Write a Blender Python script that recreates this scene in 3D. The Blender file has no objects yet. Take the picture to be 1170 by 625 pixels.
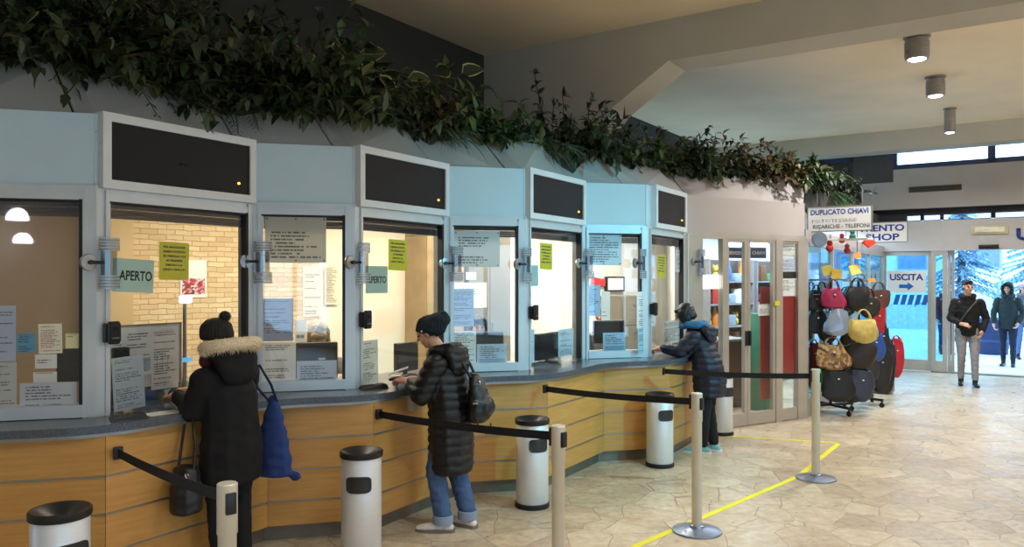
import bpy, bmesh, math, random
import numpy as np
from mathutils import Vector, Matrix, noise as mnoise
R = math.radians
PI = math.pi
scene = bpy.context.scene
COL = scene.collection
rng = random.Random(7)

# ------------------------------------------------------------------ camera model
F = 880.0; CX = 585.0; HY = 318.0; CZ = 1.8
def zat(py, Y): return CZ + (HY - py) / F * Y
def floorpt(px, py):
    Y = F * CZ / (py - HY)
    return Vector(((px - CX) / F * Y, Y, 0))
def rayline(px, P, D):
    """parameter along the line P + t*D (plan) that a pixel column meets"""
    r = (px - CX) / F
    return (r * P[1] - P[0]) / (D[0] - r * D[1])
AX = Vector((.556, .831, 0)).normalized()      # along the hall, away from the camera
BX = Vector((AX.y, -AX.x, 0))                  # across the hall
def hall(a, b, z=0): return AX * a + BX * b + Vector((0, 0, z))
HALLROT = math.atan2(BX.y, BX.x)

# ------------------------------------------------------------------ mesh builder
class MB:
    def __init__(s): s.v = []; s.f = []; s.m = []; s.uv = {}
    def _add(s, vs, fs, mi=0):
        b = len(s.v); s.v += [tuple(x) for x in vs]
        for f in fs: s.f.append([b + i for i in f]); s.m.append(mi)
        return s
    def box(s, c, size, rz=0, M=None, mi=0, bev=0):
        hx, hy, hz = size[0]/2, size[1]/2, size[2]/2
        m = Matrix.Translation(Vector(c)) @ (M.to_4x4() if M is not None else Matrix.Rotation(rz, 4, 'Z'))
        if bev:
            bm = bmesh.new(); bmesh.ops.create_cube(bm, size=1)
            for v in bm.verts: v.co = Vector((v.co.x*size[0], v.co.y*size[1], v.co.z*size[2]))
            bmesh.ops.bevel(bm, geom=bm.edges[:], offset=bev, segments=2, affect='EDGES', profile=.5)
            bm.verts.index_update()
            s._add([m @ v.co for v in bm.verts], [[v.index for v in f.verts] for f in bm.faces], mi); bm.free(); return s
        vs = [m @ Vector((x*hx, y*hy, z*hz)) for x in (-1, 1) for y in (-1, 1) for z in (-1, 1)]
        return s._add(vs, [(0,1,3,2),(4,6,7,5),(0,4,5,1),(2,3,7,6),(0,2,6,4),(1,5,7,3)], mi)
    def cyl(s, a, b, r0, r1=None, n=16, mi=0, cap=True):
        a = Vector(a); b = Vector(b); r1 = r0 if r1 is None else r1
        d = (b - a).normalized(); x = d.orthogonal().normalized(); y = d.cross(x)
        vs = []
        for p, r in ((a, r0), (b, r1)):
            for i in range(n):
                t = 2*PI*i/n; vs.append(p + (x*math.cos(t) + y*math.sin(t))*r)
        fs = [(i, (i+1) % n, n+(i+1) % n, n+i) for i in range(n)]
        if cap: fs += [tuple(range(n-1, -1, -1)), tuple(range(n, 2*n))]
        return s._add(vs, fs, mi)
    def lathe(s, prof, c=(0,0,0), n=24, mi=0, closed=False):
        c = Vector(c); vs = []; fs = []; k = len(prof)
        for r, z in prof:
            for i in range(n):
                t = 2*PI*i/n; vs.append(c + Vector((r*math.cos(t), r*math.sin(t), z)))
        for j in range(k - (0 if closed else 1)):
            j2 = (j+1) % k
            for i in range(n):
                fs.append((j*n+i, j*n+(i+1) % n, j2*n+(i+1) % n, j2*n+i))
        if not closed:
            if prof[0][0] > 1e-4: fs.append(tuple(range(n-1, -1, -1)))
            if prof[-1][0] > 1e-4: fs.append(tuple((k-1)*n+i for i in range(n)))
        return s._add(vs, fs, mi)
    def tube(s, pts, r, n=8, mi=0, flat=None):
        pts = [Vector(p) for p in pts]; k = len(pts); vs = []; fs = []
        rr = r if isinstance(r, (list, tuple)) else [r]*k
        prev = None
        for j, p in enumerate(pts):
            d = (pts[min(j+1, k-1)] - pts[max(j-1, 0)]).normalized()
            x = d.orthogonal().normalized() if prev is None else (prev - d*prev.dot(d)).normalized()
            prev = x; y = d.cross(x)
            for i in range(n):
                t = 2*PI*i/n
                vs.append(p + x*math.cos(t)*rr[j] + y*math.sin(t)*rr[j]*(flat or 1))
        for j in range(k-1):
            for i in range(n):
                fs.append((j*n+i, j*n+(i+1) % n, (j+1)*n+(i+1) % n, (j+1)*n+i))
        fs += [tuple(range(n-1, -1, -1)), tuple((k-1)*n+i for i in range(n))]
        return s._add(vs, fs, mi)
    def prism(s, poly, z0, z1, mi=0):
        n = len(poly)
        vs = [(p[0], p[1], z0) for p in poly] + [(p[0], p[1], z1) for p in poly]
        fs = [tuple(range(n-1, -1, -1)), tuple(range(n, 2*n))] + [(i, (i+1) % n, n+(i+1) % n, n+i) for i in range(n)]
        return s._add(vs, fs, mi)
    def strip(s, front, back, z0, z1, mi=0):
        """solid between two plan polylines of the same length"""
        n = len(front); vs = []
        for (f, b) in zip(front, back):
            vs += [(f[0], f[1], z0), (f[0], f[1], z1), (b[0], b[1], z1), (b[0], b[1], z0)]
        fs = [(0,1,2,3), (4*(n-1)+3, 4*(n-1)+2, 4*(n-1)+1, 4*(n-1))]
        for i in range(n-1):
            a = 4*i; b = 4*i+4
            for k in range(4): fs.append((a+k, b+k, b+(k+1) % 4, a+(k+1) % 4))
        return s._add(vs, fs, mi)
    def loft(s, rings, mi=0, cap=True):
        n = len(rings[0]); vs = [p for r in rings for p in r]; fs = []
        for j in range(len(rings)-1):
            for i in range(n): fs.append((j*n+i, j*n+(i+1) % n, (j+1)*n+(i+1) % n, (j+1)*n+i))
        if cap: fs += [tuple(range(n-1, -1, -1)), tuple((len(rings)-1)*n+i for i in range(n))]
        return s._add(vs, fs, mi)
    def ball(s, c, r, n=12, mi=0):
        if not hasattr(r, '__len__'): r = (r, r, r)
        prof = [(math.sin(PI*i/(n//2)), -math.cos(PI*i/(n//2))) for i in range(n//2+1)]
        c = Vector(c); b = len(s.v)
        s.lathe(prof, (0,0,0), n, mi)
        for i in range(b, len(s.v)):
            v = s.v[i]; s.v[i] = (c.x+v[0]*r[0], c.y+v[1]*r[1], c.z+v[2]*r[2])
        return s
    def build(s, name, mats, parent=None, smooth=40, loc=None, rz=None, fix=True):
        me = bpy.data.meshes.new(name)
        me.from_pydata(s.v, [], s.f)
        mats = mats if isinstance(mats, (list, tuple)) else [mats]
        for m in mats: me.materials.append(m)
        if len(mats) > 1: me.polygons.foreach_set('material_index', s.m)
        if fix:
            bm = bmesh.new(); bm.from_mesh(me)
            bmesh.ops.remove_doubles(bm, verts=bm.verts[:], dist=1e-6)
            bmesh.ops.recalc_face_normals(bm, faces=bm.faces[:]); bm.to_mesh(me); bm.free()
        me.update()
        if smooth:
            me.polygons.foreach_set('use_smooth', [True]*len(me.polygons))
            me.set_sharp_from_angle(angle=R(smooth))
        return link(name, me, parent, loc, rz)

def link(name, me, parent=None, loc=None, rz=None):
    o = bpy.data.objects.new(name, me); COL.objects.link(o)
    if parent is not None: o.parent = parent
    if loc is not None: o.location = loc
    if rz is not None: o.rotation_euler = (0, 0, rz)
    return o
def tag(o, label, cat, group=None, kind=None):
    o['label'] = label; o['category'] = cat
    if group: o['group'] = group
    if kind: o['kind'] = kind
    return o
def thing(name, label, cat, loc=(0,0,0), rz=0, group=None):
    o = bpy.data.objects.new(name, None); COL.objects.link(o)
    o.empty_display_size = .1
    o.location = loc; o.rotation_euler = (0, 0, rz)
    return tag(o, label, cat, group)
def struct(o): o['kind'] = 'structure'; return o
def rootof(name, loc=(0,0,0), rz=0):
    o = bpy.data.objects.new(name, None); COL.objects.link(o); o.location = loc; o.rotation_euler = (0,0,rz); return o
def dup(root, loc, rz, label, group=None):
    r = root.copy(); COL.objects.link(r); r.location = loc; r.rotation_euler = (0, 0, rz); r['label'] = label
    if group: r['group'] = group
    for ch in list(root.children):
        c = ch.copy(); COL.objects.link(c); c.parent = r
        for g in list(ch.children):
            d = g.copy(); COL.objects.link(d); d.parent = c
    return r

def textmesh(txt, size, depth=.001, bold=.0, spacing=1.0):
    cu = bpy.data.curves.new('lettering', 'FONT'); cu.body = txt; cu.size = size; cu.extrude = depth
    cu.offset = bold*size; cu.align_x = 'CENTER'; cu.align_y = 'CENTER'; cu.space_character = spacing; cu.resolution_u = 3
    ob = bpy.data.objects.new('lettering', cu); COL.objects.link(ob)
    dg = bpy.context.evaluated_depsgraph_get(); dg.update()
    me = bpy.data.meshes.new_from_object(ob.evaluated_get(dg))
    bpy.data.objects.remove(ob); bpy.data.curves.remove(cu)
    # letters stand in the local XZ plane, facing -Y
    me.transform(Matrix.Rotation(PI/2, 4, 'X'))
    return me
def lettering(txt, parent, w, h, mat, loc=(0,0,0), bold=.02, depth=.0012, name='lettering'):
    me = textmesh(txt, 1.0, .0, bold)
    xs = [v.co.x for v in me.vertices]; zs = [v.co.z for v in me.vertices]
    cx, cz = (min(xs)+max(xs))/2, (min(zs)+max(zs))/2
    sx = w/(max(xs)-min(xs)); sz = h/(max(zs)-min(zs))
    for v in me.vertices: v.co = Vector(((v.co.x-cx)*sx, 0, (v.co.z-cz)*sz))
    bm = bmesh.new(); bm.from_mesh(me)
    g = bmesh.ops.extrude_face_region(bm, geom=bm.faces[:])
    for e in g['geom']:
        if isinstance(e, bmesh.types.BMVert): e.co.y -= depth
    bmesh.ops.recalc_face_normals(bm, faces=bm.faces[:])
    bm.to_mesh(me); bm.free()
    me.materials.clear(); me.materials.append(mat)
    return link(name, me, parent, loc)

# ------------------------------------------------------------------ plan of the booth
_P = [(-2.35,4.35),(-1.78,5.28),(-1.12,5.45),(-.555,6.38),(.105,6.54),(.675,7.47),(1.33,7.64),(1.90,8.57)]
P = [Vector((x*1.0385, y*1.0385, 0)) for x, y in _P]
sh = Vector((math.cos(R(15)), math.sin(R(15)), 0))
Pm1 = P[0] - sh*.75
Pm2 = Pm1 - Vector((math.cos(R(58.5)), math.sin(R(58.5)), 0))*1.13
PP = [Pm1] + P                       # bay i runs from PP[i] to PP[i+1]
P8 = hall(10.35, -2.39)
def bay(i):
    a, b = (PP[i], PP[i+1]) if i < 8 else (P[7], P8)
    d = (b-a).normalized(); n = Vector((d.y, -d.x, 0))
    return a, b, d, n, math.atan2(d.y, d.x), (b-a).length
def on_bay(i, px, py, off=0):
    a, b, d, n, th, L = bay(i)
    A = a + n*off
    t = rayline(px, A, d); q = A + d*t
    return q.x, q.y, zat(py, q.y), t
def offset_poly(pts, dist):
    """offset a plan polyline to its right by dist (mitred)"""
    out = []
    for i, p in enumerate(pts):
        ns = []
        if i > 0: d = (pts[i]-pts[i-1]).normalized(); ns.append(Vector((d.y, -d.x, 0)))
        if i < len(pts)-1: d = (pts[i+1]-pts[i]).normalized(); ns.append(Vector((d.y, -d.x, 0)))
        if len(ns) == 1: out.append(p + ns[0]*dist)
        else: out.append(p + (ns[0]+ns[1])*(dist/(1+ns[0].dot(ns[1]))))
    return out
def fillet(pts, rad, k=6):
    out = [pts[0]]
    for i in range(1, len(pts)-1):
        a, p, b = pts[i-1], pts[i], pts[i+1]
        ra = min(rad, (a-p).length*.45); rb = min(rad, (b-p).length*.45)
        p0 = p + (a-p).normalized()*ra; p1 = p + (b-p).normalized()*rb
        for j in range(k+1):
            t = j/k; out.append(p0*(1-t)**2 + p*2*t*(1-t) + p1*t*t)
    out.append(pts[-1]); return out
ZC = .99          # counter top
ZF0, ZF1, ZR = 2.34, 2.766, 3.095    # fascia foot, fascia head, roof edge
# ------------------------------------------------------------------ materials
def srgb(*c):
    return tuple((x/12.92 if x <= .04045 else ((x+.055)/1.055)**2.4) for x in [v/255 for v in c]) + (1,)
class NT:
    def __init__(s, name):
        s.m = bpy.data.materials.new(name); s.m.use_nodes = True; s.t = s.m.node_tree; s.t.nodes.clear()
        s.out = s.n('ShaderNodeOutputMaterial')
    def n(s, typ, **kw):
        x = s.t.nodes.new(typ)
        for k, v in kw.items():
            if k in x.inputs and not hasattr(x, k): x.inputs[k].default_value = v
            else: setattr(x, k, v)
        return x
    def l(s, a, b): s.t.links.new(a, b)
    def val(s, x, v):
        if hasattr(v, 'node'): s.l(v, x)
        else: x.default_value = v
    def math(s, op, a, b=None, c=None):
        x = s.n('ShaderNodeMath', operation=op); s.val(x.inputs[0], a)
        if b is not None: s.val(x.inputs[1], b)
        if c is not None: s.val(x.inputs[2], c)
        return x.outputs[0]
    def mix(s, f, a, b, typ='MIX'):
        x = s.n('ShaderNodeMix', data_type='RGBA', blend_type=typ)
        s.val(x.inputs[0], f); s.val(x.inputs[6], a); s.val(x.inputs[7], b); return x.outputs[2]
    def ramp(s, f, *st):
        x = s.n('ShaderNodeValToRGB'); e = x.color_ramp.elements
        while len(e) < len(st): e.new(.5)
        for i, (p, c) in enumerate(st): e[i].position = p; e[i].color = c
        s.l(f, x.inputs[0]); return x.outputs[0]
    def noise(s, vec, scale, detail=3, rough=.5):
        x = s.n('ShaderNodeTexNoise'); x.inputs['Scale'].default_value = scale; x.inputs['Detail'].default_value = detail
        x.inputs['Roughness'].default_value = rough
        if vec is not None: s.l(vec, x.inputs['Vector'])
        return x.outputs[0]
    def coord(s, which='Object'): return s.n('ShaderNodeTexCoord').outputs[which]
    def mapping(s, vec, scale=(1,1,1), rot=(0,0,0), loc=(0,0,0)):
        x = s.n('ShaderNodeMapping'); x.inputs['Scale'].default_value = scale; x.inputs['Rotation'].default_value = rot
        x.inputs['Location'].default_value = loc; s.l(vec, x.inputs['Vector']); return x.outputs[0]
    def bump(s, h, strength=.3, dist=.01):
        x = s.n('ShaderNodeBump'); x.inputs['Strength'].default_value = strength; x.inputs['Distance'].default_value = dist
        s.l(h, x.inputs['Height']); return x.outputs[0]
    def princ(s, color, rough=.5, metal=0, normal=None, **kw):
        p = s.n('ShaderNodeBsdfPrincipled'); s.val(p.inputs['Base Color'], color); s.val(p.inputs['Roughness'], rough)
        p.inputs['Metallic'].default_value = metal
        if normal is not None: s.l(normal, p.inputs['Normal'])
        for k, v in kw.items(): s.val(p.inputs[k.replace('_', ' ')], v)
        s.l(p.outputs[0], s.out.inputs[0]); return p
_mc = {}
def pm(name, col, rough=.5, metal=0, var=.12, scale=8, bump=0, bscale=60, **kw):
    """plain painted / moulded surface with a little uneven tone"""
    if name in _mc: return _mc[name]
    t = NT(name); c = srgb(*col); v = t.coord()
    n = t.noise(v, scale, 3)
    d = tuple(x*(1-var) for x in c[:3])+(1,); e = tuple(min(1, x*(1+var)) for x in c[:3])+(1,)
    colr = t.ramp(n, (.3, d), (.7, e))
    nor = t.bump(t.noise(v, bscale, 2), bump, .004) if bump else None
    t.princ(colr, rough, metal, nor, **kw); _mc[name] = t.m; return t.m
def emat(name, col, strength):
    if name in _mc: return _mc[name]
    t = NT(name); e = t.n('ShaderNodeEmission'); e.inputs[0].default_value = srgb(*col); e.inputs[1].default_value = strength
    t.l(e.outputs[0], t.out.inputs[0]); _mc[name] = t.m; return t.m
def glassmat(name, tint=(255,255,255), gloss=.02, ior=1.45):
    if name in _mc: return _mc[name]
    t = NT(name); tr = t.n('ShaderNodeBsdfTransparent'); tr.inputs[0].default_value = srgb(*tint)
    g = t.n('ShaderNodeBsdfGlossy'); g.inputs['Roughness'].default_value = gloss
    lw = t.n('ShaderNodeLayerWeight'); lw.inputs[0].default_value = .5
    f0 = ((ior-1)/(ior+1))**2*1.6
    fac = t.math('MULTIPLY_ADD', t.math('POWER', lw.outputs['Facing'], 5.0), .9*(1-f0), f0)
    mx = t.n('ShaderNodeMixShader'); t.l(fac, mx.inputs[0]); t.l(tr.outputs[0], mx.inputs[1]); t.l(g.outputs[0], mx.inputs[2])
    t.l(mx.outputs[0], t.out.inputs[0]); _mc[name] = t.m; return t.m

def floor_mat():
    t = NT('crazy_paving'); v = t.coord()
    w = t.n('ShaderNodeTexNoise'); w.inputs['Scale'].default_value = 2.2; t.l(v, w.inputs['Vector'])
    vm = t.n('ShaderNodeVectorMath', operation='MULTIPLY_ADD'); t.l(w.outputs[1], vm.inputs[0]); vm.inputs[1].default_value = (.10,.10,0); t.l(v, vm.inputs[2])
    vv = t.mapping(vm.outputs[0], (1, 1, 0))
    ed = t.n('ShaderNodeTexVoronoi', feature='DISTANCE_TO_EDGE'); ed.inputs['Scale'].default_value = 3.1; t.l(vv, ed.inputs['Vector'])
    ce = t.n('ShaderNodeTexVoronoi', feature='F1'); ce.inputs['Scale'].default_value = 3.1; t.l(vv, ce.inputs['Vector'])
    sep = t.n('ShaderNodeSeparateColor'); t.l(ce.outputs['Color'], sep.inputs[0])
    stone = t.ramp(sep.outputs[0], (0, srgb(158,142,112)), (.3, srgb(198,182,148)), (.55, srgb(186,162,132)), (.8, srgb(210,196,166)), (1, srgb(160,134,108)))
    veins = t.noise(v, 14, 6, .65)
    stone = t.mix(.45, stone, t.ramp(veins, (.3, srgb(158,140,114)), (.65, srgb(230,222,202))))
    dirt = t.noise(v, .8, 4, .6)
    stone = t.mix(t.ramp(dirt, (.4, (0,0,0,1)), (.75, (.35,.35,.35,1))), stone, srgb(140,122,100))
    grout = t.ramp(ed.outputs['Distance'], (.003, (1,1,1,1)), (.015, (0,0,0,1)))
    col = t.mix(t.math('MULTIPLY', grout, .6), stone, srgb(112,96,76))
    ro = t.ramp(t.noise(v, 5, 4, .6), (.3, (.25,)*3+(1,)), (.75, (.5,)*3+(1,)))
    h = t.math('ADD', t.math('MULTIPLY', grout, -1), t.math('MULTIPLY', veins, .25))
    t.princ(col, ro, 0, t.bump(h, .35, .004)); return t.m
def wood_mat():
    t = NT('beech_veneer'); v = t.coord()
    a = t.mapping(v, (1.2, 1.2, 14)); n = t.noise(a, 3.0, 5, .6)
    b = t.noise(t.mapping(v, (3, 3, 90)), 2, 3, .6)
    col = t.ramp(n, (.3, srgb(184,132,62)), (.55, srgb(202,152,82)), (.75, srgb(214,168,100)))
    col = t.mix(t.math('MULTIPLY', b, .35), col, srgb(168,106,44))
    gi = t.n('ShaderNodeNewGeometry').outputs['Random Per Island']
    col = t.mix(.35, col, t.ramp(gi, (0, srgb(190,128,54)), (1, srgb(226,176,104))))
    t.princ(col, .38, 0, t.bump(b, .05, .001)); return t.m
def stone_mat():
    t = NT('dark_counter_stone'); v = t.coord()
    n = t.noise(v, 120, 3, .7)
    col = t.ramp(n, (.35, srgb(58,64,72)), (.6, srgb(84,92,102)), (.75, srgb(120,128,136)))
    t.princ(col, .22); return t.m
def brick_mat():
    t = NT('split_stone_brick'); v = t.coord()
    w = t.n('ShaderNodeTexNoise'); w.inputs['Scale'].default_value = 9; t.l(v, w.inputs['Vector'])
    vm = t.n('ShaderNodeVectorMath', operation='MULTIPLY_ADD'); t.l(w.outputs[1], vm.inputs[0]); vm.inputs[1].default_value = (.03,)*3; t.l(v, vm.inputs[2])
    vv = t.mapping(vm.outputs[0], (1,1,1), (PI/2, 0, 0))
    b = t.n('ShaderNodeTexBrick'); t.l(vv, b.inputs['Vector'])
    b.inputs['Color1'].default_value = srgb(232,212,172); b.inputs['Color2'].default_value = srgb(206,182,140); b.inputs['Mortar'].default_value = srgb(186,160,120)
    b.inputs['Scale'].default_value = 1; b.inputs['Mortar Size'].default_value = .004; b.inputs['Brick Width'].default_value = .15; b.inputs['Row Height'].default_value = .048
    b.inputs['Mortar Smooth'].default_value = .4
    n = t.noise(v, 30, 5, .7)
    col = t.mix(t.math('MULTIPLY', n, .4), b.outputs[0], srgb(160,134,98))
    h = t.math('ADD', t.math('MULTIPLY', b.outputs[1], -1), t.math('MULTIPLY', n, .8))
    t.princ(col, .85, 0, t.bump(h, .7, .012)); return t.m
def plaster(name, c, var=.05):
    return pm(name, c, .8, 0, var, 1.2, .12, 90)
def brushed():
    t = NT('brushed_aluminium'); v = t.coord()
    n = t.noise(t.mapping(v, (2, 2, 120)), 3, 3)
    t.princ(t.ramp(n, (.3, srgb(222,224,226)), (.7, srgb(232,234,236))), .42, .4, t.bump(n, .015, .001)); return t.m
def quilt_cloth(name, c, rough=.45):
    t = NT(name); v = t.coord(); n = t.noise(v, 40, 4, .6)
    cc = srgb(*c)
    t.princ(t.ramp(n, (.3, tuple(x*.7 for x in cc[:3])+(1,)), (.7, cc)), rough, 0, t.bump(n, .35, .006)); return t.m
def fabric(name, c, var=.3, scale=260):
    t = NT(name); v = t.coord(); n = t.noise(v, scale, 2, .6); m = t.noise(v, 9, 3)
    cc = srgb(*c)
    col = t.ramp(n, (.3, tuple(x*(1-var) for x in cc[:3])+(1,)), (.7, tuple(min(1, x*(1+var)) for x in cc[:3])+(1,)))
    col = t.mix(t.math('MULTIPLY', m, .35), col, tuple(x*.55 for x in cc[:3])+(1,))
    t.princ(col, .9, 0, t.bump(n, .3, .003)); return t.m
_tp = {}
def paper_mat(kind, paper=(222,224,222), ink=(70,74,84), rows=26, seed=0, band=None, density=.55, table=False, rough=.5):
    """printed sheet: lines of small print laid out with margins on the sheet's own extent"""
    paper = tuple(min(248, c*1.10) for c in paper)
    key = (kind, paper, ink, rows, seed, band, density, table)
    if key in _tp: return _tp[key]
    t = NT('printed_sheet_'+kind); g = t.coord('Generated'); s = t.n('ShaderNodeSeparateXYZ'); t.l(g, s.inputs[0])
    x, z = s.outputs[0], s.outputs[2]
    zr = t.math('MULTIPLY', z, rows); row = t.math('FLOOR', zr); fr = t.math('FRACT', zr)
    inrow = t.math('MULTIPLY', t.math('GREATER_THAN', fr, .30), t.math('LESS_THAN', fr, .78))
    cmb = t.n('ShaderNodeCombineXYZ'); t.l(t.math('MULTIPLY', x, 34), cmb.inputs[0]); t.l(t.math('MULTIPLY_ADD', row, 7.3, seed*3.1), cmb.inputs[1])
    words = t.math('GREATER_THAN', t.noise(cmb.outputs[0], 1.0, 1), .44)
    c2 = t.n('ShaderNodeCombineXYZ'); t.l(t.math('MULTIPLY_ADD', row, .83, seed*1.7), c2.inputs[0]); c2.inputs[1].default_value = 3.3
    wn = t.n('ShaderNodeTexWhiteNoise', noise_dimensions='2D'); t.l(c2.outputs[0], wn.inputs['Vector'])
    on = t.math('LESS_THAN', wn.outputs[0], density)
    w2 = t.n('ShaderNodeSeparateColor'); t.l(wn.outputs[1], w2.inputs[0])
    rightend = t.math('MULTIPLY_ADD', w2.outputs[1], .45, .52)
    inx = t.math('MULTIPLY', t.math('GREATER_THAN', x, .09), t.math('LESS_THAN', x, t.math('MINIMUM', rightend, .91)))
    inz = t.math('MULTIPLY', t.math('GREATER_THAN', z, .06), t.math('LESS_THAN', z, .94))
    ink_f = t.math('MULTIPLY', t.math('MULTIPLY', inrow, words), t.math('MULTIPLY', t.math('MULTIPLY', on, inx), inz))
    if table:
        lx = t.math('LESS_THAN', t.math('FRACT', t.math('MULTIPLY', x, 5)), .06)
        rg = t.math('MULTIPLY', t.math('GREATER_THAN', z, .25), t.math('LESS_THAN', z, .62))
        ink_f = t.math('MAXIMUM', ink_f, t.math('MULTIPLY', t.math('MULTIPLY', lx, rg), inx))
    col = t.mix(t.math('MULTIPLY', ink_f, .8), srgb(*paper), srgb(*ink))
    if band:
        bf = t.math('MULTIPLY', t.math('MULTIPLY', t.math('GREATER_THAN', z, .10), t.math('LESS_THAN', z, .36)), t.math('MULTIPLY', t.math('GREATER_THAN', x, .06), t.math('LESS_THAN', x, .94)))
        col = t.mix(t.math('MULTIPLY', bf, .75), col, srgb(*band))
    p = t.princ(col, rough); tl = t.n('ShaderNodeBsdfTranslucent'); t.l(col, tl.inputs[0]); mx = t.n('ShaderNodeMixShader'); mx.inputs[0].default_value = .38
    t.l(p.outputs[0], mx.inputs[1]); t.l(tl.outputs[0], mx.inputs[2]); t.l(mx.outputs[0], t.out.inputs[0]); _tp[key] = t.m; return t.m

M = {}
M['floor'] = floor_mat(); M['wood'] = wood_mat(); M['stone'] = stone_mat(); M['brick'] = brick_mat(); M['alu'] = brushed()
M['frame'] = pm('window_frame_paint', (206,213,216), .35, .2, .05, 5)
M['framew'] = pm('door_frame_aluminium', (186,182,174), .4, .4, .06, 5)
M['fascia'] = pm('fascia_panel', (200,222,232), .5, 0, .03, 2, .03, 60)
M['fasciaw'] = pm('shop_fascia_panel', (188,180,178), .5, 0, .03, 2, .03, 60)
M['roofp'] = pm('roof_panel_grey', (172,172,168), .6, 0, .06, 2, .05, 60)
M['gasket'] = pm('black_gasket', (26,28,34), .6)
M['black'] = pm('black_plastic', (20,20,22), .42)
M['blackr'] = pm('black_rubber', (24,24,26), .7)
M['screen'] = pm('dark_display_glass', (20,20,24), .42, 0, .1, 3, Specular_IOR_Level=.25)
M['whitef'] = pm('white_display_frame', (222,226,228), .4, 0, .03)
M['led'] = emat('orange_led', (255,170,40), 9)
M['ceil'] = plaster('ceiling_plaster', (242,222,190))
M['beam'] = plaster('beam_plaster', (190,184,170))
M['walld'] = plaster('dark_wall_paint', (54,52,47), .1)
M['wallh'] = plaster('hall_wall_paint', (190,180,164))
M['conc'] = plaster('concrete_band', (168,164,160), .08)
M['cream'] = plaster('cream_wall', (236,230,212), .03); M['offw'] = plaster('off_white_wall', (238,238,232), .03)
M['white'] = plaster('white_wall', (230,230,224), .03)
M['tan'] = plaster('tan_wall', (134,116,94), .1)
M['plinth'] = pm('plinth_metal', (128,120,106), .4, .5, .1)
M['strip'] = pm('joint_strip_metal', (150,148,142), .35, .7, .05)
M['glass'] = glassmat('window_glass')
M['glassb'] = glassmat('door_glass', (190,225,235), .02)
M['acryl'] = glassmat('clear_acrylic', (200,206,212), .08, 1.5)
M['yellow'] = pm('yellow_sheet', (222,216,40), .6, 0, .04)
M['mint'] = pm('mint_sheet', (176,206,192), .5, 0, .03)
M['cyanlit'] = pm('cyan_lit_sheet', (150,210,214), .5, 0, .03)  # APERTO sheet with the cyan light put into its colour
M['ink'] = pm('black_ink', (26,30,32), .6)
M['inkb'] = pm('blue_lettering', (22,50,140), .5)
M['blueb'] = pm('blue_arrow_vinyl', (30,100,190), .4)
M['signw'] = pm('white_sign_face', (226,226,226), .4, 0, .02)
M['signblue'] = pm('dark_blue_sign', (24,44,104), .4)
M['tape'] = pm('yellow_floor_tape', (226,220,30), .6, 0, .05)
M['post'] = pm('stanchion_steel', (206,198,180), .4, .25, .05, 5)
M['baseplate'] = pm('stanchion_base_steel', (150,158,176), .3, .75, .08, 6)
M['belt'] = fabric('black_belt_webbing', (16,16,18), .2)
M['red'] = pm('red_vinyl', (150,26,30), .45, 0, .06)
M['teal'] = pm('teal_box', (30,120,96), .5)
M['skin'] = pm('skin', (214,160,132), .55, 0, .06, 20, .06, 200)
M['eye'] = pm('dark_eye', (40,28,22), .2)
M['lips'] = pm('lip_skin', (176,104,94), .5)
M['chrome'] = pm('chrome', (210,212,214), .15, 1, .02)
M['steelg'] = pm('grey_steel', (126,126,122), .5, .3)
# ------------------------------------------------------------------ the hall
HC = 4.6
def hbox(mb, a0, a1, b0, b1, z0, z1, mi=0):
    pts = [hall(a0,b0), hall(a1,b0), hall(a1,b1), hall(a0,b1)]
    return mb.prism([(p.x,p.y) for p in pts], z0, z1, mi)
A_BACK = hall(0,0) ; A_BACK = AX.dot(Vector((7.37,15.3,0)))     # plane of the entrance wall
AB = A_BACK
struct(hbox(MB(), -9, AB+.12, -9.5, 7.2, -.2, 0).build('floor', M['floor'], smooth=0))
mb = MB(); hbox(mb, -9, AB+.4, -9.5, 7.2, HC, HC+.2); struct(mb.build('ceiling', M['ceil'], smooth=0))
mb = MB(); hbox(mb, -9, AB+.4, 7.0, 7.2, 0, .3); hbox(mb, -9, AB+.4, 7.0, 7.2, 2.7, HC)
FILL_WINDOWS = [(-8.2,-5.8),(-5.2,-2.9),(-2.3,0.0),(.6,2.9),(3.5,5.8)]; e_ = -9  # unseen window openings, added to throw cool daylight onto fascia and frames
for g0, g1 in FILL_WINDOWS: hbox(mb, e_, g0, 7.0, 7.2, .3, 2.7); e_ = g1
hbox(mb, e_, AB+.4, 7.0, 7.2, .3, 2.7); struct(mb.build('wall_right', M['wallh'], smooth=0))
for k_, (g0, g1) in enumerate(FILL_WINDOWS):
    r_ = rootof('window_%d' % (41+k_)); struct(r_); mb = MB()
    hbox(mb, g0, g1, 7.05, 7.15, .3, .37); hbox(mb, g0, g1, 7.05, 7.15, 2.63, 2.7); hbox(mb, g0, g0+.07, 7.05, 7.15, .37, 2.63); hbox(mb, g1-.07, g1, 7.05, 7.15, .37, 2.63); hbox(mb, (g0+g1)/2-.03, (g0+g1)/2+.03, 7.05, 7.15, .37, 2.63)
    struct(mb.build('window_frame', pm('high_window_frame', (52,62,92), .4), r_, smooth=0))
    mb = MB(); hbox(mb, g0+.07, g1-.07, 7.10, 7.106, .37, 2.63); struct(mb.build('pane', M['glass'], r_, smooth=0))
struct(hbox(MB(), -9.2, -9, -9.5, 7.2, 0, HC).build('wall_front', M['wallh'], smooth=0))
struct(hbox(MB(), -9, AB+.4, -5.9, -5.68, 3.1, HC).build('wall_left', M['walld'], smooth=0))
struct(hbox(MB(), -9, -1.2, -6.1, -5.9, 0, HC).build('wall_left_near', M['walld'], smooth=0))
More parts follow.
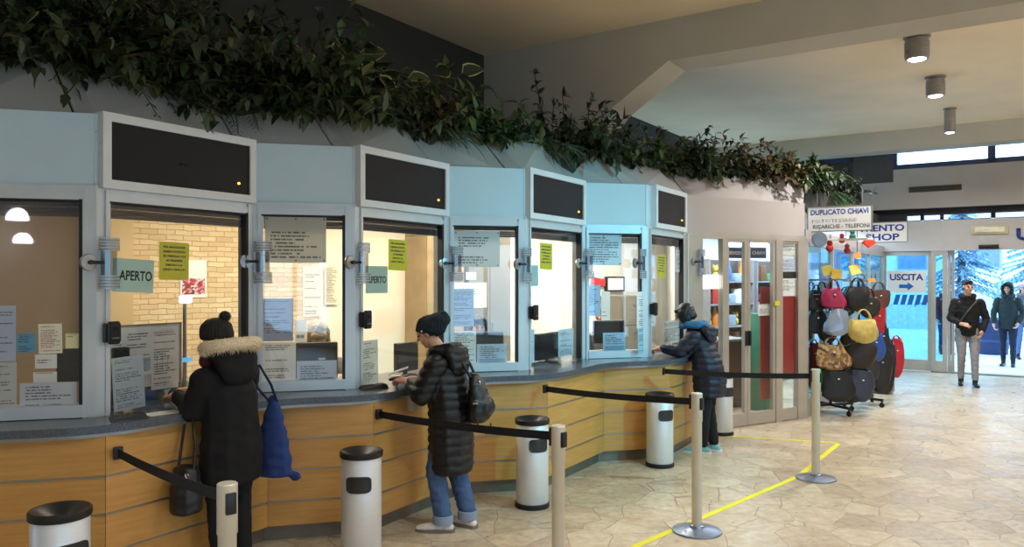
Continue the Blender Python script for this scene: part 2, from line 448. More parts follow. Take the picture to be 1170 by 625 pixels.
# beam across the hall with a haunch at its planter end
ab0 = AX.dot(Vector((1.27, 8.6, 0))); bz = 4.15
b_h = BX.dot(Vector((1.69, 8.32, 0))); b_l = BX.dot(Vector((1.137, 8.69, 0)))
prof = [(-5.68, HC), (-5.68, 2.9), (b_l-.75, 2.95), (b_l, 3.73), (b_h, bz), (7.0, bz), (7.0, HC)]
mb = MB(); n = len(prof)
vs = [hall(ab0, b, z) for b, z in prof] + [hall(ab0+.5, b, z) for b, z in prof]
mb._add(vs, [tuple(range(n)), tuple(range(2*n-1, n-1, -1))] + [(i, n+i, n+(i+1) % n, (i+1) % n) for i in range(n)])
struct(mb.build('beam', M['beam'], smooth=0))
# second beam in front of the entrance wall
a2 = AX.dot(Vector((7.5, 14.4, 0)))
struct(hbox(MB(), a2, a2+.5, -5.68, 7.0, 4.23, HC).build('beam_entrance', M['beam'], smooth=0))

# ------------------------------------------------------------------ entrance wall: built in its own frame (x = across, z = up)
EW = Vector((AX*AB))
def ew(px, py=None):
    t = rayline(px, EW, BX); q = EW + BX*t
    return (t, zat(py, q.y)) if py is not None else t
def ebox(mb, b0, b1, z0, z1, d0=0, d1=.12, mi=0, bev=0):
    """box in the entrance wall: across b0..b1, height z0..z1, depth d0..d1 behind the wall plane"""
    c = hall(AB + (d0+d1)/2, (b0+b1)/2, (z0+z1)/2)
    return mb.box(c, (b1-b0, d1-d0, z1-z0), HALLROT, mi=mi, bev=bev)
bR = 7.0
zb0 = zat(238, 14.9); zb1 = zat(192, 14.9)          # light concrete band
ztop0 = zat(252, 15); ztr0 = zat(287, 15); ztr1 = zat(259, 15)
bcol0, bcol1 = ew(985), ew(1021)
mb = MB()
ebox(mb, bcol1, bR, zb0, zb1, -.05, .2)
ebox(mb, ew(985), bcol1+.001, zb0, zat(207,15), -.05, .2)
struct(mb.build('wall_back', M['conc'], smooth=0))
mb = MB(); ebox(mb, ew(975), bcol1, zat(207,15), 4.6, -.02, .25); struct(mb.build('column', pm('dark_column', (70,68,68), .7), smooth=0))
w4a, w4b, w4z0, w4z1 = ew(941), ew(973), zat(198,17.3), zat(186,17.3)
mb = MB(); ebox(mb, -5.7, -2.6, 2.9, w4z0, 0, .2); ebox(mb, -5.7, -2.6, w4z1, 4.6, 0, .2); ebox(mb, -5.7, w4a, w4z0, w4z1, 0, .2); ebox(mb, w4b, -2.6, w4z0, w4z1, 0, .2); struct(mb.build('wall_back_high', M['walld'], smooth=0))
# dark recess strip between band and door head
mb = MB(); ebox(mb, -2.9, bR, ztop0+.10, zb0, .12, .2); struct(mb.build('trim_recess', pm('dark_recess', (34,36,42), .7), smooth=0))
# vent slot
mb = MB(); v0 = ew(1039); v1 = ew(1099); zv0 = zat(219, 14.8); zv1 = zat(212.5, 14.8)
vr = rootof('air_vent'); tag(vr, 'dark slotted air vent in the concrete band above the entrance', 'vent')
mb = MB(); ebox(mb, v0, v1, zv0, zv1, -.062, -.045); mb.build('vent_back', pm('vent_dark', (40,36,34), .7), vr)
mb = MB()
for k in range(3):
    z = zv0 + (zv1-zv0)*(k+.5)/3; ebox(mb, v0+.01, v1-.01, z-.012, z+.004, -.075, -.06)
mb.build('slat', pm('vent_slat', (78,70,64), .6), vr)
# high windows
def hwin(name, b0, b1, z0, z1, label=None):
    r = rootof(name); struct(r)
    mb = MB(); f = .06
    ebox(mb, b0, b1, z0, z0+f*1.6, -.02, .14); ebox(mb, b0, b1, z1-f, z1, -.02, .14); ebox(mb, b0, b0+f, z0, z1, -.02, .14); ebox(mb, b1-f, b1, z0, z1, -.02, .14)
    struct(mb.build('window_frame', pm('high_window_frame', (52,62,92), .4), r, smooth=0))
    mb = MB(); ebox(mb, b0+f, b1-f, z0+f*1.6, z1-f, .05, .06); struct(mb.build('pane', M['glass'], r, smooth=0))
hwin('window_1', bcol1, ew(1133), zb1-.0, 4.5)
hwin('window_2', ew(1133), ew(1133)+1.9, zb1, 4.5)
hwin('window_3', ew(1133)+1.9, bR, zb1, 4.5)
w4a, w4b, w4z0, w4z1 = ew(941), ew(973), zat(198,17.3), zat(186,17.3)
hwin('window_4', w4a, w4b, w4z0, w4z1)
# strip of little panes over the door head
mb = MB()
edges = [1036, 1051.5, 1055.5, 1074, 1078, 1132, 1137.5, 1195]
bars = [ew(x) for x in edges]
k = 5
for i in range(0, 8, 2):
    b0, b1 = bars[i], bars[i+1]
    r = rootof('window_%d' % k); struct(r); k += 1
    mb = MB(); ebox(mb, b0, b1, ztop0, ztop0+.12, .05, .06); struct(mb.build('pane', M['glass'], r, smooth=0))
    mb = MB(); ebox(mb, b0-.05, b0, ztop0, ztop0+.12, 0, .12); ebox(mb, b1, b1+.05, ztop0, ztop0+.12, 0, .12); ebox(mb, b0, b1, ztop0-.015, ztop0, 0, .12)
    struct(mb.build('window_frame', M['gasket'], r, smooth=0))
mb = MB(); ebox(mb, -2.9, bars[0]-.05, ztop0, ztop0+.12, 0, .12); ebox(mb, bars[-1]+.05, bR, ztop0, ztop0+.12, 0, .12); struct(mb.build('trim_1', M['gasket'], smooth=0))
# door head panel
mb = MB(); ebox(mb, -2.9, bR, ztr1, ztop0-.015, -.03, .12); ebox(mb, -2.9, bR, ztr0+.03, ztr1, -.03, .12); ebox(mb, -2.9, bR, ztr0, ztr0+.03, -.06, .12)
struct(mb.build('trim_2', pm('door_head_panel', (196,194,196), .4, .1, .03), smooth=0))
ZD = ztr0
# emergency lamp on the head panel
lb0, lb1 = ew(1110), ew(1152); zl0 = zat(268.5, 14.6); zl1 = zat(259, 14.6)
t = thing('emergency_light', 'long cream emergency light fitting on the panel over the sliding doors', 'light', hall(AB-.03, (lb0+lb1)/2, zl0), HALLROT)
MB().box((0,-.02,(zl1-zl0)/2), (lb1-lb0, .04, zl1-zl0), bev=.006).build('base', pm('emergency_light_base', (206,196,160), .5), t)
MB().box((0,-.05,(zl1-zl0)/2), ((lb1-lb0)*.82, .03, (zl1-zl0)*.6), bev=.008).build('diffuser', pm('emergency_light_diffuser', (236,232,214), .3), t)
# motion sensor under the head
t = thing('motion_sensor', 'small black motion sensor at the head of the open doorway', 'sensor', hall(AB-.06, ew(1130), ZD+.005), HALLROT)
MB().box((0,-.03,.05), (.32,.06,.08), bev=.012).build('housing', M['black'], t)
MB().cyl((0,-.055,.04),(0,-.066,.04), .02, n=12).build('lens', M['screen'], t)

def sliding_leaf(root, b0, b1, d, handle=False, fw=.07, z1=None, glass='glassb', foot=.22):
    z1 = z1 or ZD
    mb = MB(); ebox(mb, b0, b0+fw, .01, z1, d, d+.05); ebox(mb, b1-fw, b1, .01, z1, d, d+.05)
    ebox(mb, b0+fw, b1-fw, .01, foot, d, d+.05); ebox(mb, b0+fw, b1-fw, z1-.08, z1, d, d+.05)
    struct(mb.build('leaf_frame', M['framew'], root, smooth=0))
    mb = MB(); ebox(mb, b0+fw, b1-fw, foot, z1-.08, d+.02, d+.03); struct(mb.build('pane', M[glass], root, smooth=0))
dj = -2.39
d1 = rootof('door_1'); struct(d1)
sliding_leaf(d1, ew(1006)+.0, ew(1066.5), .02, fw=.10)
d2 = rootof('door_2'); struct(d2)
sliding_leaf(d2, ew(1064), ew(1082.5), -.055, fw=.08)
# second leaf stacked behind, and the far jamb outside the frame
d3 = rootof('door_3'); struct(d3)
sliding_leaf(d3, ew(1082), ew(1090), .12, fw=.05)
d4 = rootof('door_4'); struct(d4)
sliding_leaf(d4, ew(1190), ew(1250), .02, fw=.1)
struct(ebox(MB(), ew(1250), bR, 0, ztr0, 0, .12).build('wall_back_end', M['conc'], smooth=0))
struct(ebox(MB(), dj-.4, ew(1006), 0, ztr0, 0, .12).build('door_post', M['framew'], smooth=0))
struct(ebox(MB(), ew(1064), ew(1190), .0, .02, -.06, .16).build('trim_threshold', M['steelg'], smooth=0))
# writing on the glass door: white plate, USCITA, arrow and striped blue band
def eplace(px, py, d):
    b, z = ew(px, py); return hall(AB+d, b, z)
b0, z0 = ew(1013.5, 334); b1, z1 = ew(1058, 309)
t = thing('exit_sign', 'white USCITA sign with blue arrow stuck on the glass entrance door', 'sign', hall(AB+.035, (b0+b1)/2, (z0+z1)/2), HALLROT)
MB().box((0,0,0), (b1-b0, .006, z1-z0)).build('sign_face', M['signw'], t)
lettering('USCITA', t, (b1-b0)*.86, (z1-z0)*.30, M['inkb'], (0,-.004,(z1-z0)*.20), .03)
mb = MB(); aw = .13; n = 7
pts = [(-aw,.035),(.02,.035),(.02,.08),(aw,0),(.02,-.08),(.02,-.035),(-aw,-.035)]
mb._add([(x,-.004,z) for x,z in pts]+[(x,-.0055,z) for x,z in pts], [tuple(range(7)), tuple(range(13,6,-1))]+[(i,(i+1)%7,7+(i+1)%7,7+i) for i in range(7)])
mb.build('arrow', M['blueb'], t, loc=(0,0,-(z1-z0)*.22), smooth=0)
b0, z0 = ew(1020, 348); b1, z1 = ew(1062, 337)
t = thing('door_manifestation', 'blue slanted striped safety band across the glass entrance door', 'sticker', hall(AB+.035, (b0+b1)/2, (z0+z1)/2), HALLROT)
h = (z1-z0)/2; w = (b1-b0)/2
x = -w
for k in range(5):
    a = -w + k*.125; mb = MB()
    mb._add([(a,-.001,-h),(a+.085,-.001,-h),(a+.085+.05,-.001,h),(a+.05,-.001,h),(a,.001,-h),(a+.085,.001,-h),(a+.135,.001,h),(a+.05,.001,h)],[(0,1,2,3),(7,6,5,4),(0,4,5,1),(1,5,6,2),(2,6,7,3),(3,7,4,0)])
    mb.build('stripe', M['blueb'], t, smooth=0)
MB().box(((.62-w+w)/2+.02,0,0), (2*w-.66,.002,2*h)).build('band', M['blueb'], t, smooth=0)
# big blue USCITA on the head panel, only its first letter within the frame
b0, z0 = ew(1161.5, 274.5); _, z1 = ew(1161.5, 261)
t = thing('entrance_lettering', 'large dark blue capital letters fixed on the panel over the doors', 'lettering', hall(AB-.031, b0, (z0+z1)/2), HALLROT)
lw = .23
for k, ch in enumerate('USCITA'):
    lettering(ch, t, lw if ch != 'I' else .07, z1-z0, M['inkb'], (lw/2 + k*.30, -.001, 0), .04, .02, name='letter')

# ------------------------------------------------------------------ outside the doors
snow = pm('snowy_paving', (206,214,226), .7, 0, .08, 1.5, .2, 6)
mb = MB(); hbox(mb, AB+.12, AB+60, -40, 40, -.2, -.01); g = mb.build('ground_outside', snow, smooth=0); struct(g)
def otree(px, Y, h, label, seed, trunk_px=None):
    rr = random.Random(seed)
    q = Vector(((px-CX)/F*Y, Y, -.01))
    t = thing('fir_tree', label, 'tree', q)
    MB().tube([(0,0,0),(.03,.02,h*.5),(0,0,h*.96)], [.16,.1,.02], 10).build('trunk', pm('tree_bark', (64,58,60), .9, 0, .3, 30, .5, 40), t)
    mb = MB()
    for k in range(22):
        z = 1.55 + (h-1.75)*k/22; L = (1-(z/h))*h*.36 + .15
        for j in range(4):
            a = rr.random()*2*PI; ex = Vector((math.cos(a), math.sin(a), -.28-.2*rr.random()))
            p0 = Vector((0,0,z)); side = Vector((-math.sin(a), math.cos(a), 0))
            for s in range(7):
                c = p0 + ex*L*(s+1)/7; w = .085*(1.2-s/7)
                for sg in (-1, 1):
                    tip = c + side*sg*w*1.6 + ex*w + Vector((0,0,-.05-.05*rr.random()))
                    mb._add([c - ex*.07, c + ex*.09, tip, c+Vector((0,0,.02))], [(0,1,2),(0,3,2)])
    mb.build('foliage', pm('hazed_fir_needles', (116,158,182), .8, 0, .5, 6), t, fix=False)  # pale blue needle colour stands in for the bluish haze outside
    return t
otree(1098, 22, 4.3, 'dark fir tree standing beyond the open doorway behind the walking man', 3)
otree(1184, 23.5, 4.4, 'fir tree with thick trunk at the edge of the doorway view', 5)
# low white wall, steps and house beyond
mb = MB(); hbox(mb, AB+14, AB+14.4, -14, 12, -.01, .9); struct(mb.build('garden_wall', pm('snowy_wall', (196,206,220), .8), smooth=0))
t = thing('house', 'pale house front with windows far beyond the open entrance doors', 'building', hall(AB+30, 2, 0), HALLROT)
MB().box((0,2,4), (40,4,8)).build('wall', pm('pale_house_wall', (214,218,226), .8), t, smooth=0)
for k in range(9):
    f = MB().box((-14+k*3.4,-.03,3.2), (1.4,.1,1.8)).build('window', pm('house_window_frame', (150,160,180), .5), t, smooth=0)
    MB().box((-14+k*3.4,-.09,3.2), (1.2,.04,1.6)).build('pane', pm('house_window_pane', (120,140,170), .1), f, smooth=0)
mb = MB()
for k in range(4): mb.box((-3,-3.0+.35*k,.12+.2*k), (5,.36*2,.2))
mb.build('step', pm('snowy_steps', (190,200,214), .8), t, smooth=0)
q = floorpt(1134, 404); q.z = -.01
t = thing('litter_barrel', 'dark blue round litter barrel outside behind the walking man', 'bin', q)
MB().lathe([(.30,0),(.32,.03),(.32,.10),(.34,.16),(.34,.72),(.36,.76),(.36,.84),(.30,.86),(.28,.80),(.28,.3),(0,.28)], n=28).build('barrel', pm('blue_barrel', (36,52,92), .5), t)
MB().lathe([(.345,.3),(.352,.3),(.352,.36),(.345,.36)], n=28, closed=True).build('band', pm('barrel_band', (60,76,116), .4), t)

# ------------------------------------------------------------------ booth: floor slab over, fascia, roof, posts
W0 = Vector((-3.96,6.23,0)); WD = Vector((math.cos(R(42)), math.sin(R(42)), 0)); WN = Vector((WD.y, -WD.x, 0))
def wl(t, off=0): return W0 + WD*t + WN*off
def wbox(mb, t0, t1, z0, z1, th=.15, off=0, mi=0):
    return mb.prism([(p.x,p.y) for p in (wl(t0,off), wl(t1,off), wl(t1,off-th), wl(t0,off-th))], z0, z1, mi)
# roof edge: foot points behind the fascia head, head points at the planter
def on_path(px, off):
    """foot of a roof joint: where the pixel column meets the fascia line set back by off"""
    for i in range(0, 9):
        a, b, d, n, th, L = bay(i)
        A = a + n*off; t = rayline(px, A, d)
        if -.02 <= t <= L+.02: return A + d*t
jt = [(60,67,85),(240,110,268),(351,119,381),(461,143,493),(548,156,577),(616,165,648),(680,171,712),(762,195,784),(884,204,913)]
foot = []; head = []
for tx, ty, bx in jt:
    Y = F*(ZR-CZ)/(HY-ty); head.append(Vector(((tx-CX)/F*Y, Y, 0)))
    foot.append(on_path(bx, -.02))
for i in range(len(foot)):
    near = min(range(9), key=lambda k: abs((foot[i]-bay(k)[0]-bay(k)[2]*max(0,min(bay(k)[5],(foot[i]-bay(k)[0]).dot(bay(k)[2])))).length))
    n_ = bay(near)[3]; h_ = head[i]
    while (foot[i]-h_).dot(n_) < .15 and h_.y < foot[i].y+.8: h_ = h_*1.004
    head[i] = h_
foot = [Pm2 + Vector((-.3,-.3,0)), Pm1 + Vector((-.02,.03,0))] + foot + [P8 + Vector((.0,.02,0))]
head = [foot[0] + Vector((-.35,.12,0)), Pm1 + Vector((-.30,.22,0))] + head + [P8 + AX*.32 - BX*.06]
def pathpos(p):
    """position of a point along the fascia path"""
    pts = [Pm2]+PP+[P8]; best = None; s0 = 0
    for u, v in zip(pts, pts[1:]):
        d = v-u; L = d.length; t = max(0, min(1, (p-u).dot(d)/L**2)); e = (u+d*t-p).length
        if best is None or e < best[0]: best = (e, s0+t*L)
        s0 += L
    return best[1]
fpts = offset_poly([Pm2]+PP+[P8], -.01)
corner = [(pathpos(q0), q1) for q0, q1 in zip([Pm2]+PP+[P8], fpts)]
uv_, uh_ = [], []
for i in range(len(foot)-1):
    sa, sb = pathpos(foot[i]), pathpos(foot[i+1])
    mid = [(s_, q) for s_, q in corner if sa+.03 < s_ < sb-.03]
    fl_ = [(0, foot[i])] + [((s_-sa)/(sb-sa), q) for s_, q in mid] + [(1, foot[i+1])]
    fr_ = [q for _, q in fl_]; hd_ = [head[i].lerp(head[i+1], u) for u, _ in fl_]
    for k_ in range(1, len(fl_)-1):
        tang = (fr_[k_+1]-fr_[k_-1]).normalized(); mit = Vector((tang.y,-tang.x,0))
        back_ = (fr_[k_]-hd_[k_]).dot(mit)
        if back_ < .17: hd_[k_] = hd_[k_] - mit*(.17-back_)
    uv_ += fr_; uh_ += hd_
    g = .010
    fr_[0] = fr_[0] + (fr_[1]-fr_[0]).normalized()*g; fr_[-1] = fr_[-1] + (fr_[-2]-fr_[-1]).normalized()*g
    hd_[0] = hd_[0] + (head[i+1]-head[i]).normalized()*g; hd_[-1] = hd_[-1] - (head[i+1]-head[i]).normalized()*g
    z0, z1 = ZF1-.002, ZR
    mb = MB(); n = len(fr_); vs = []
    for f_, h_ in zip(fr_, hd_): vs += [(f_.x,f_.y,z0),(h_.x,h_.y,z1),(h_.x,h_.y,z1-.03),(f_.x,f_.y,z0-.03)]
    fs = [(0,1,2,3),(4*n-1,4*n-2,4*n-3,4*n-4)]
    for k in range(n-1):
        for q in range(4): fs.append((4*k+q, 4*k+4+q, 4*k+4+(q+1)%4, 4*k+(q+1)%4))
    mb._add(vs, fs); struct(mb.build('roof_panel', M['fasciaw'] if i >= 8 else M['roofp'], smooth=0))  # last panels in lighter shop paint, standing in for stronger lamplight there
# dark backing below each joint
for i in range(1, len(foot)-1):
    f, h = foot[i], head[i]; e = (head[i+1]-head[i-1]).normalized()*.02
    mb = MB(); mb._add([(f.x-e.x,f.y-e.y,ZF1-.02),(f.x+e.x,f.y+e.y,ZF1-.02),(h.x+e.x,h.y+e.y,ZR-.018),(h.x-e.x,h.y-e.y,ZR-.018)], [(0,1,2,3)])
    struct(mb.build('roof_joint', M['gasket'], smooth=0))
slab = [(h.x, h.y) for h in head]
e = hall(AB, -2.39); back = [hall(AB, -2.45), wl(13.9), wl(4), wl(-3)]
poly = slab + [(p.x,p.y) for p in back]
mb = MB(); n = len(poly)
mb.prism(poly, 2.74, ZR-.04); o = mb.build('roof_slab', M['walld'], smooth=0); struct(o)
bm = bmesh.new(); bm.from_mesh(o.data); bmesh.ops.triangulate(bm, faces=[f for f in bm.faces if len(f.verts) > 4]); bm.to_mesh(o.data); bm.free()
# strip closing fascia head to the slab (inside soffit of the booth)
ftp = offset_poly([Pm2]+PP+[P8], -.03)
# soffit under the roof slope: ceiling of the booth
cp = [(p.x,p.y) for p in ftp] + [(p.x,p.y) for p in (wl(13.5), wl(4), wl(-3))]
mb = MB(); mb.prism(cp, 2.66, 2.72); o = mb.build('ceiling_booth', M['white'], smooth=0); struct(o)
bm = bmesh.new(); bm.from_mesh(o.data); bmesh.ops.triangulate(bm, faces=[f for f in bm.faces if len(f.verts) > 4]); bm.to_mesh(o.data); bm.free()

# fascia
for i in range(-1, 9):
    if i == -1: a, b = Pm2, Pm1
    else: a, b = bay(i)[:2]
    d = (b-a).normalized(); n = Vector((d.y,-d.x,0)); L = (b-a).length; th = math.atan2(d.y,d.x)
    c = (a+b)/2 - n*.02
    mb = MB(); mb.box((c.x,c.y,(ZF0+ZF1)/2), (L+.012, .04, ZF1-ZF0), th)
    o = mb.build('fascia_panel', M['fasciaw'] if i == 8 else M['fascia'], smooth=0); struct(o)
    mb = MB(); mb.box((c.x,c.y,ZF0-.02), (L+.03, .075, .045), th); struct(mb.build('trim_head', M['frame'] if i < 8 else M['framew'], smooth=0))
    if i in (1,3,5,7):
        t0, t1 = .0, L
        if i == 7: t0 = on_bay(7, 750, 230, .06)[3]
        w = t1-t0-.02; cc = a + d*((t0+t1)/2) + n*.012
        z0, z1 = ZF0-.01, ZF1+.012
        lab = {1:'widest black display board with white frame over the window of the fur-hood customer',
               3:'black display board over the window of the woman with the backpack',
               5:'black display board with bluish reflection over the third green AP sign window',
               7:'smallest black display board over the window where the bob-haired customer leans'}[i]
        if i == 5: lab = 'black display board over the window between the second and third wide counters'
        t = thing('display_board', lab, 'display board', (cc.x, cc.y, z0), th, 'display boards over the ticket windows')
        h = z1-z0; f = .052
        mb = MB(); mb.box((0,0,f/2),(w,.09,f)).box((0,0,h-f/2),(w,.09,f)).box((-w/2+f/2,0,h/2),(f,.09,h-2*f)).box((w/2-f/2,0,h/2),(f,.09,h-2*f))
        mb.build('frame', M['whitef'], t, smooth=0)
        MB().box((0,-.005,h/2),(w-2*f+.002,.05,h-2*f+.002)).build('screen', M['screen'], t, smooth=0)
        MB().ball((w/2-f-.09,-.032,f+.075), .008, 8).build('indicator_light', M['led'], t)

# corner posts
for k, p in enumerate([Pm1]+P):
    i = k; a = bay(i-1)[2] if k > 0 else bay(0)[2]; b = bay(i)[2]
    w = .062
    l = p - a*w; r = p + b*w
    na = Vector((a.y,-a.x,0)); nb = Vector((b.y,-b.x,0))
    m = (na+nb)/(1+na.dot(nb))
    out = .022; inn = -.075
    poly = [l+na*out, p+m*out, r+nb*out, r+nb*inn, p+m*inn, l+na*inn]
    mb = MB(); mb.prism([(q.x,q.y) for q in poly], ZC, ZF0-.02)
    mb.prism([(q.x,q.y) for q in [l+na*(out+.014), l+a*.022+na*(out+.014), l+a*.022+na*inn, l+na*inn]], ZC, ZF0-.02)
    mb.prism([(q.x,q.y) for q in [r-b*.022+nb*(out+.014), r+nb*(out+.014), r+nb*inn, r-b*.022+nb*inn]], ZC, ZF0-.02)
    struct(mb.build('trim_%d' % (k+3), M['frame'], smooth=0))
# windows of the booth
for i in range(0, 8):
    a, b, d, n, th, L = bay(i)
    r = rootof('window_%d' % (i+11), (a.x, a.y, 0), th); struct(r)
    w0, w1 = .062, L-.062; wc = (w0+w1)/2; ww = w1-w0
    zs = ZC + (.075 if i % 2 == 0 else .012)
    mb = MB(); mb.box((wc, 0, ZF0-.062), (ww, .06, .045))
    mb.box((w0+.006,0,(zs+ZF0-.08)/2),(.012,.05,ZF0-.08-zs))
    if i % 2 == 0:
        mb.box((wc, .01, ZC+.04), (ww, .11, .072))
    struct(mb.build('window_frame', M['frame'], r, smooth=0))
    mb = MB(); mb.box((w1-.010, -.006, (zs+ZF0-.08)/2), (.020, .05, ZF0-.08-zs)); mb.box((wc, -.006, ZF0-.09), (ww, .05, .012))
    struct(mb.build('gasket', M['gasket'], r, smooth=0))
    mb = MB(); mb.box((wc, 0, (zs+ZF0-.085)/2), (ww-.01, .008, ZF0-.085-zs)); struct(mb.build('pane', M['glass'], r, smooth=0))
    # rolled up blind behind the head of the pane
    mb = MB()
    mb.box((wc, .04, ZF0-.105), (ww-.03, .035, .03)); 
    for s in range(5): mb.box((wc, .04, ZF0-.128-.008*s), (ww-.03, .045, .005))
    mb.box((wc, .04, ZF0-.172), (ww-.03, .04, .012))
    o = mb.build('blind', pm('dark_blind', (52,52,56), .5), r, smooth=0); struct(o)

# ------------------------------------------------------------------ counter
fl = [Pm2]+PP
fl = fl[:-1] + [P[7] - (P[7]-P[6]).normalized()*.07]
fl[0] = fl[0] + (fl[1]-fl[0]).normalized()*.08
frontS = fillet(offset_poly(fl, .36), .30); backS = fillet(offset_poly(fl, -.42), .30)
cnt = rootof('ticket_counter'); tag(cnt, 'long zigzag ticket counter with dark stone top and beech wood front', 'counter')
MB().strip(frontS, backS, ZC-.045, ZC).build('worktop', M['stone'], cnt, smooth=30)
ls = fillet(offset_poly(fl, .345), .30); lb = fillet(offset_poly(fl, .28), .30)
MB().strip(ls, lb, ZC-.065, ZC-.046).build('edge_trim', M['strip'], cnt, smooth=30)
wf = offset_poly(fl, .30); wb = offset_poly(fl, .27)
rows = [(.115,.275),(.285,.49),(.50,.70),(.71,.925)]
for i in range(len(fl)-1):
    for z0, z1 in rows:
        fa, fb = wf[i], wf[i+1]; d = (fb-fa).normalized()*.0015
        mb = MB(); mb.strip([fa+d, fb-d], [wb[i]+d, wb[i+1]-d], z0, z1); mb.build('wood_panel', M['wood'], cnt, smooth=0)
for z in (.28, .495, .705):
    MB().strip(offset_poly(fl, .306), offset_poly(fl, .27), z-.005, z+.005).build('joint_strip', M['strip'], cnt, smooth=0)
MB().strip(offset_poly(fl, .23), offset_poly(fl, .20), 0, .115).build('plinth', M['plinth'], cnt, smooth=0)
bk = MB(); bk.strip(offset_poly(fl, .268), offset_poly(fl, .23), .115, ZC-.047); bk.build('carcass', M['gasket'], cnt, smooth=0)
# end cheek by the shop door
a = wf[-1]; b = offset_poly(fl, -.02)[-1]
d = (fl[-1]-fl[-2]).normalized()
MB().prism([(q.x,q.y) for q in (a-d*.0, b-d*.0, b+d*.02, a+d*.02)], .0, ZC-.046).build('end_panel', M['wood'], cnt, smooth=0)

# ------------------------------------------------------------------ rooms behind the glass
def wall(name, t0, t1, mat, th=.15, off=0, z1=2.66):
    mb = MB(); L = t1-t0
    mb.box((L/2, th/2, z1/2), (L, th, z1)); p = wl(t0, off)
    return struct(mb.build(name, mat, smooth=0, loc=(p.x,p.y,0), rz=R(42)))
wall('wall_booth_tan', -3, .75, M['tan'])
wall('wall_booth_brick', .75, 2.62, M['brick'], off=.02)
wall('wall_booth_cream', 2.62, 4.95, M['cream'])
wall('wall_booth_white', 4.95, 8.55, M['offw'])
wall('wall_shop', 8.55, 13.6, M['white'])
# pilaster at the edge of the stone wall and the tan side
mb = MB(); p0 = wl(.66,.10); mb.box((0,0,1.33),(.24,.2,2.66)); struct(mb.build('pilaster', plaster('pilaster_paint',(196,172,128)), smooth=0, loc=(p0.x,p0.y,0), rz=R(42)))
# partition between booth and shop
pt = P[7] + WN*-.05; q = wl(8.62)
mb = MB(); d = (q-pt); n = Vector((d.y,-d.x,0)).normalized()*.04
mb.prism([(x.x,x.y) for x in (pt+n, q+n, q-n, pt-n)], 0, 2.66); struct(mb.build('partition_shop', M['white'], smooth=0))
# partition left end
pt = Pm2; q = wl(-2.9); d = q-pt; n = Vector((d.y,-d.x,0)).normalized()*.04
mb = MB(); mb.prism([(x.x,x.y) for x in (pt+n, q+n, q-n, pt-n)], 0, 2.66); struct(mb.build('partition_end', M['tan'], smooth=0))
# wooden wardrobe front seen through the third window, grey door seen through the fourth
def wallthing(name, label, cat, t0, t1, h, depth): 
    p = wl((t0+t1)/2, depth/2+.002); return thing(name, label, cat, (p.x,p.y,0), R(42)), t1-t0
t, w = wallthing('wardrobe', 'tall brown wooden wardrobe standing behind the window of the backpack woman', 'wardrobe', 3.70, 4.22, 2.5, .4)
wdm = pm('wardrobe_wood', (160,138,102), .5, 0, .12, 6)
MB().box((0,0,1.25),(w,.4,2.5)).build('body', wdm, t, smooth=0)
for s in (-1,1):
    dd = MB().box((s*w/4,-.212,1.25),(w/2-.01,.02,2.44)).build('door', wdm, t, smooth=0)
    MB().cyl((s*.03,-.225,1.15),(s*.03,-.225,1.3),.008).build('handle', M['steelg'], dd)
t, w = wallthing('filing_cabinet', 'tall grey steel cupboard behind the fourth window along the counter', 'cupboard', 4.28, 4.93, 2.35, .4)
cabm = pm('cupboard_grey', (128,124,112), .5, .1, .06)
MB().box((0,0,1.17),(w,.4,2.34)).build('body', cabm, t, smooth=0)
for s in (-1,1):
    dd = MB().box((s*w/4,-.21,1.17),(w/2-.012,.018,2.28)).build('door', cabm, t, smooth=0)
    MB().box((s*.04,-.224,1.2),(.015,.014,.16)).build('handle', M['steelg'], dd, smooth=0)
t, w = wallthing('filing_cabinet', 'grey low cupboard behind the man clerk at the sixth window', 'cupboard', 7.0, 7.6, 1.55, .4)
MB().box((0,0,.775),(w,.4,1.55)).build('body', cabm, t, smooth=0)
for k in range(4): 
    dd = MB().box((0,-.21,.21+.375*k),(w-.02,.018,.36)).build('drawer', cabm, t, smooth=0)
    MB().box((0,-.224,.30+.375*k),(.14,.014,.018)).build('handle', M['steelg'], dd, smooth=0)
# ------------------------------------------------------------------ shop front with glass doors (face 8) and its side along the hall
a8, b8, d8, n8, th8, L8 = bay(8)
def t8(px): return on_bay(8, px, 318, 0)[3]
def fbox(mb, t0, t1, z0, z1, y0=-.03, y1=.03, mi=0): return mb.box(((t0+t1)/2, (y0+y1)/2, (z0+z1)/2), (t1-t0, y1-y0, z1-z0), mi=mi)
sf = rootof('door_frame', (a8.x, a8.y, 0), th8); struct(sf)
mb = MB()
ZT = ZF0-.04
e0, e1 = .0, t8(801); fbox(mb, e0, e1, 0, ZT, -.03, .05)
fbox(mb, t8(824), t8(828), 0, ZT, -.03, .05)
fbox(mb, t8(884.5), t8(892), 0, ZT, -.035, .05)
fbox(mb, t8(910), L8+.02, 0, ZT, -.03, .05)
fbox(mb, 0, L8, ZT-.03, ZT, -.032, .05)
fbox(mb, t8(892), t8(910), .01, .16, -.02, .04); fbox(mb, t8(892), t8(910), ZT-.06, ZT-.03, -.02, .04)
fbox(mb, t8(801), t8(824), .01, .16, -.02, .04)
struct(mb.build('frame', M['framew'], sf, smooth=0))
mb = MB(); fbox(mb, t8(801), t8(824), .16, ZT-.03, .0, .008); struct(mb.build('pane', M['glass'], sf, smooth=0))
mb = MB(); fbox(mb, t8(892), t8(910), .16, ZT-.06, .0, .008); struct(mb.build('pane', M['glass'], sf, smooth=0))
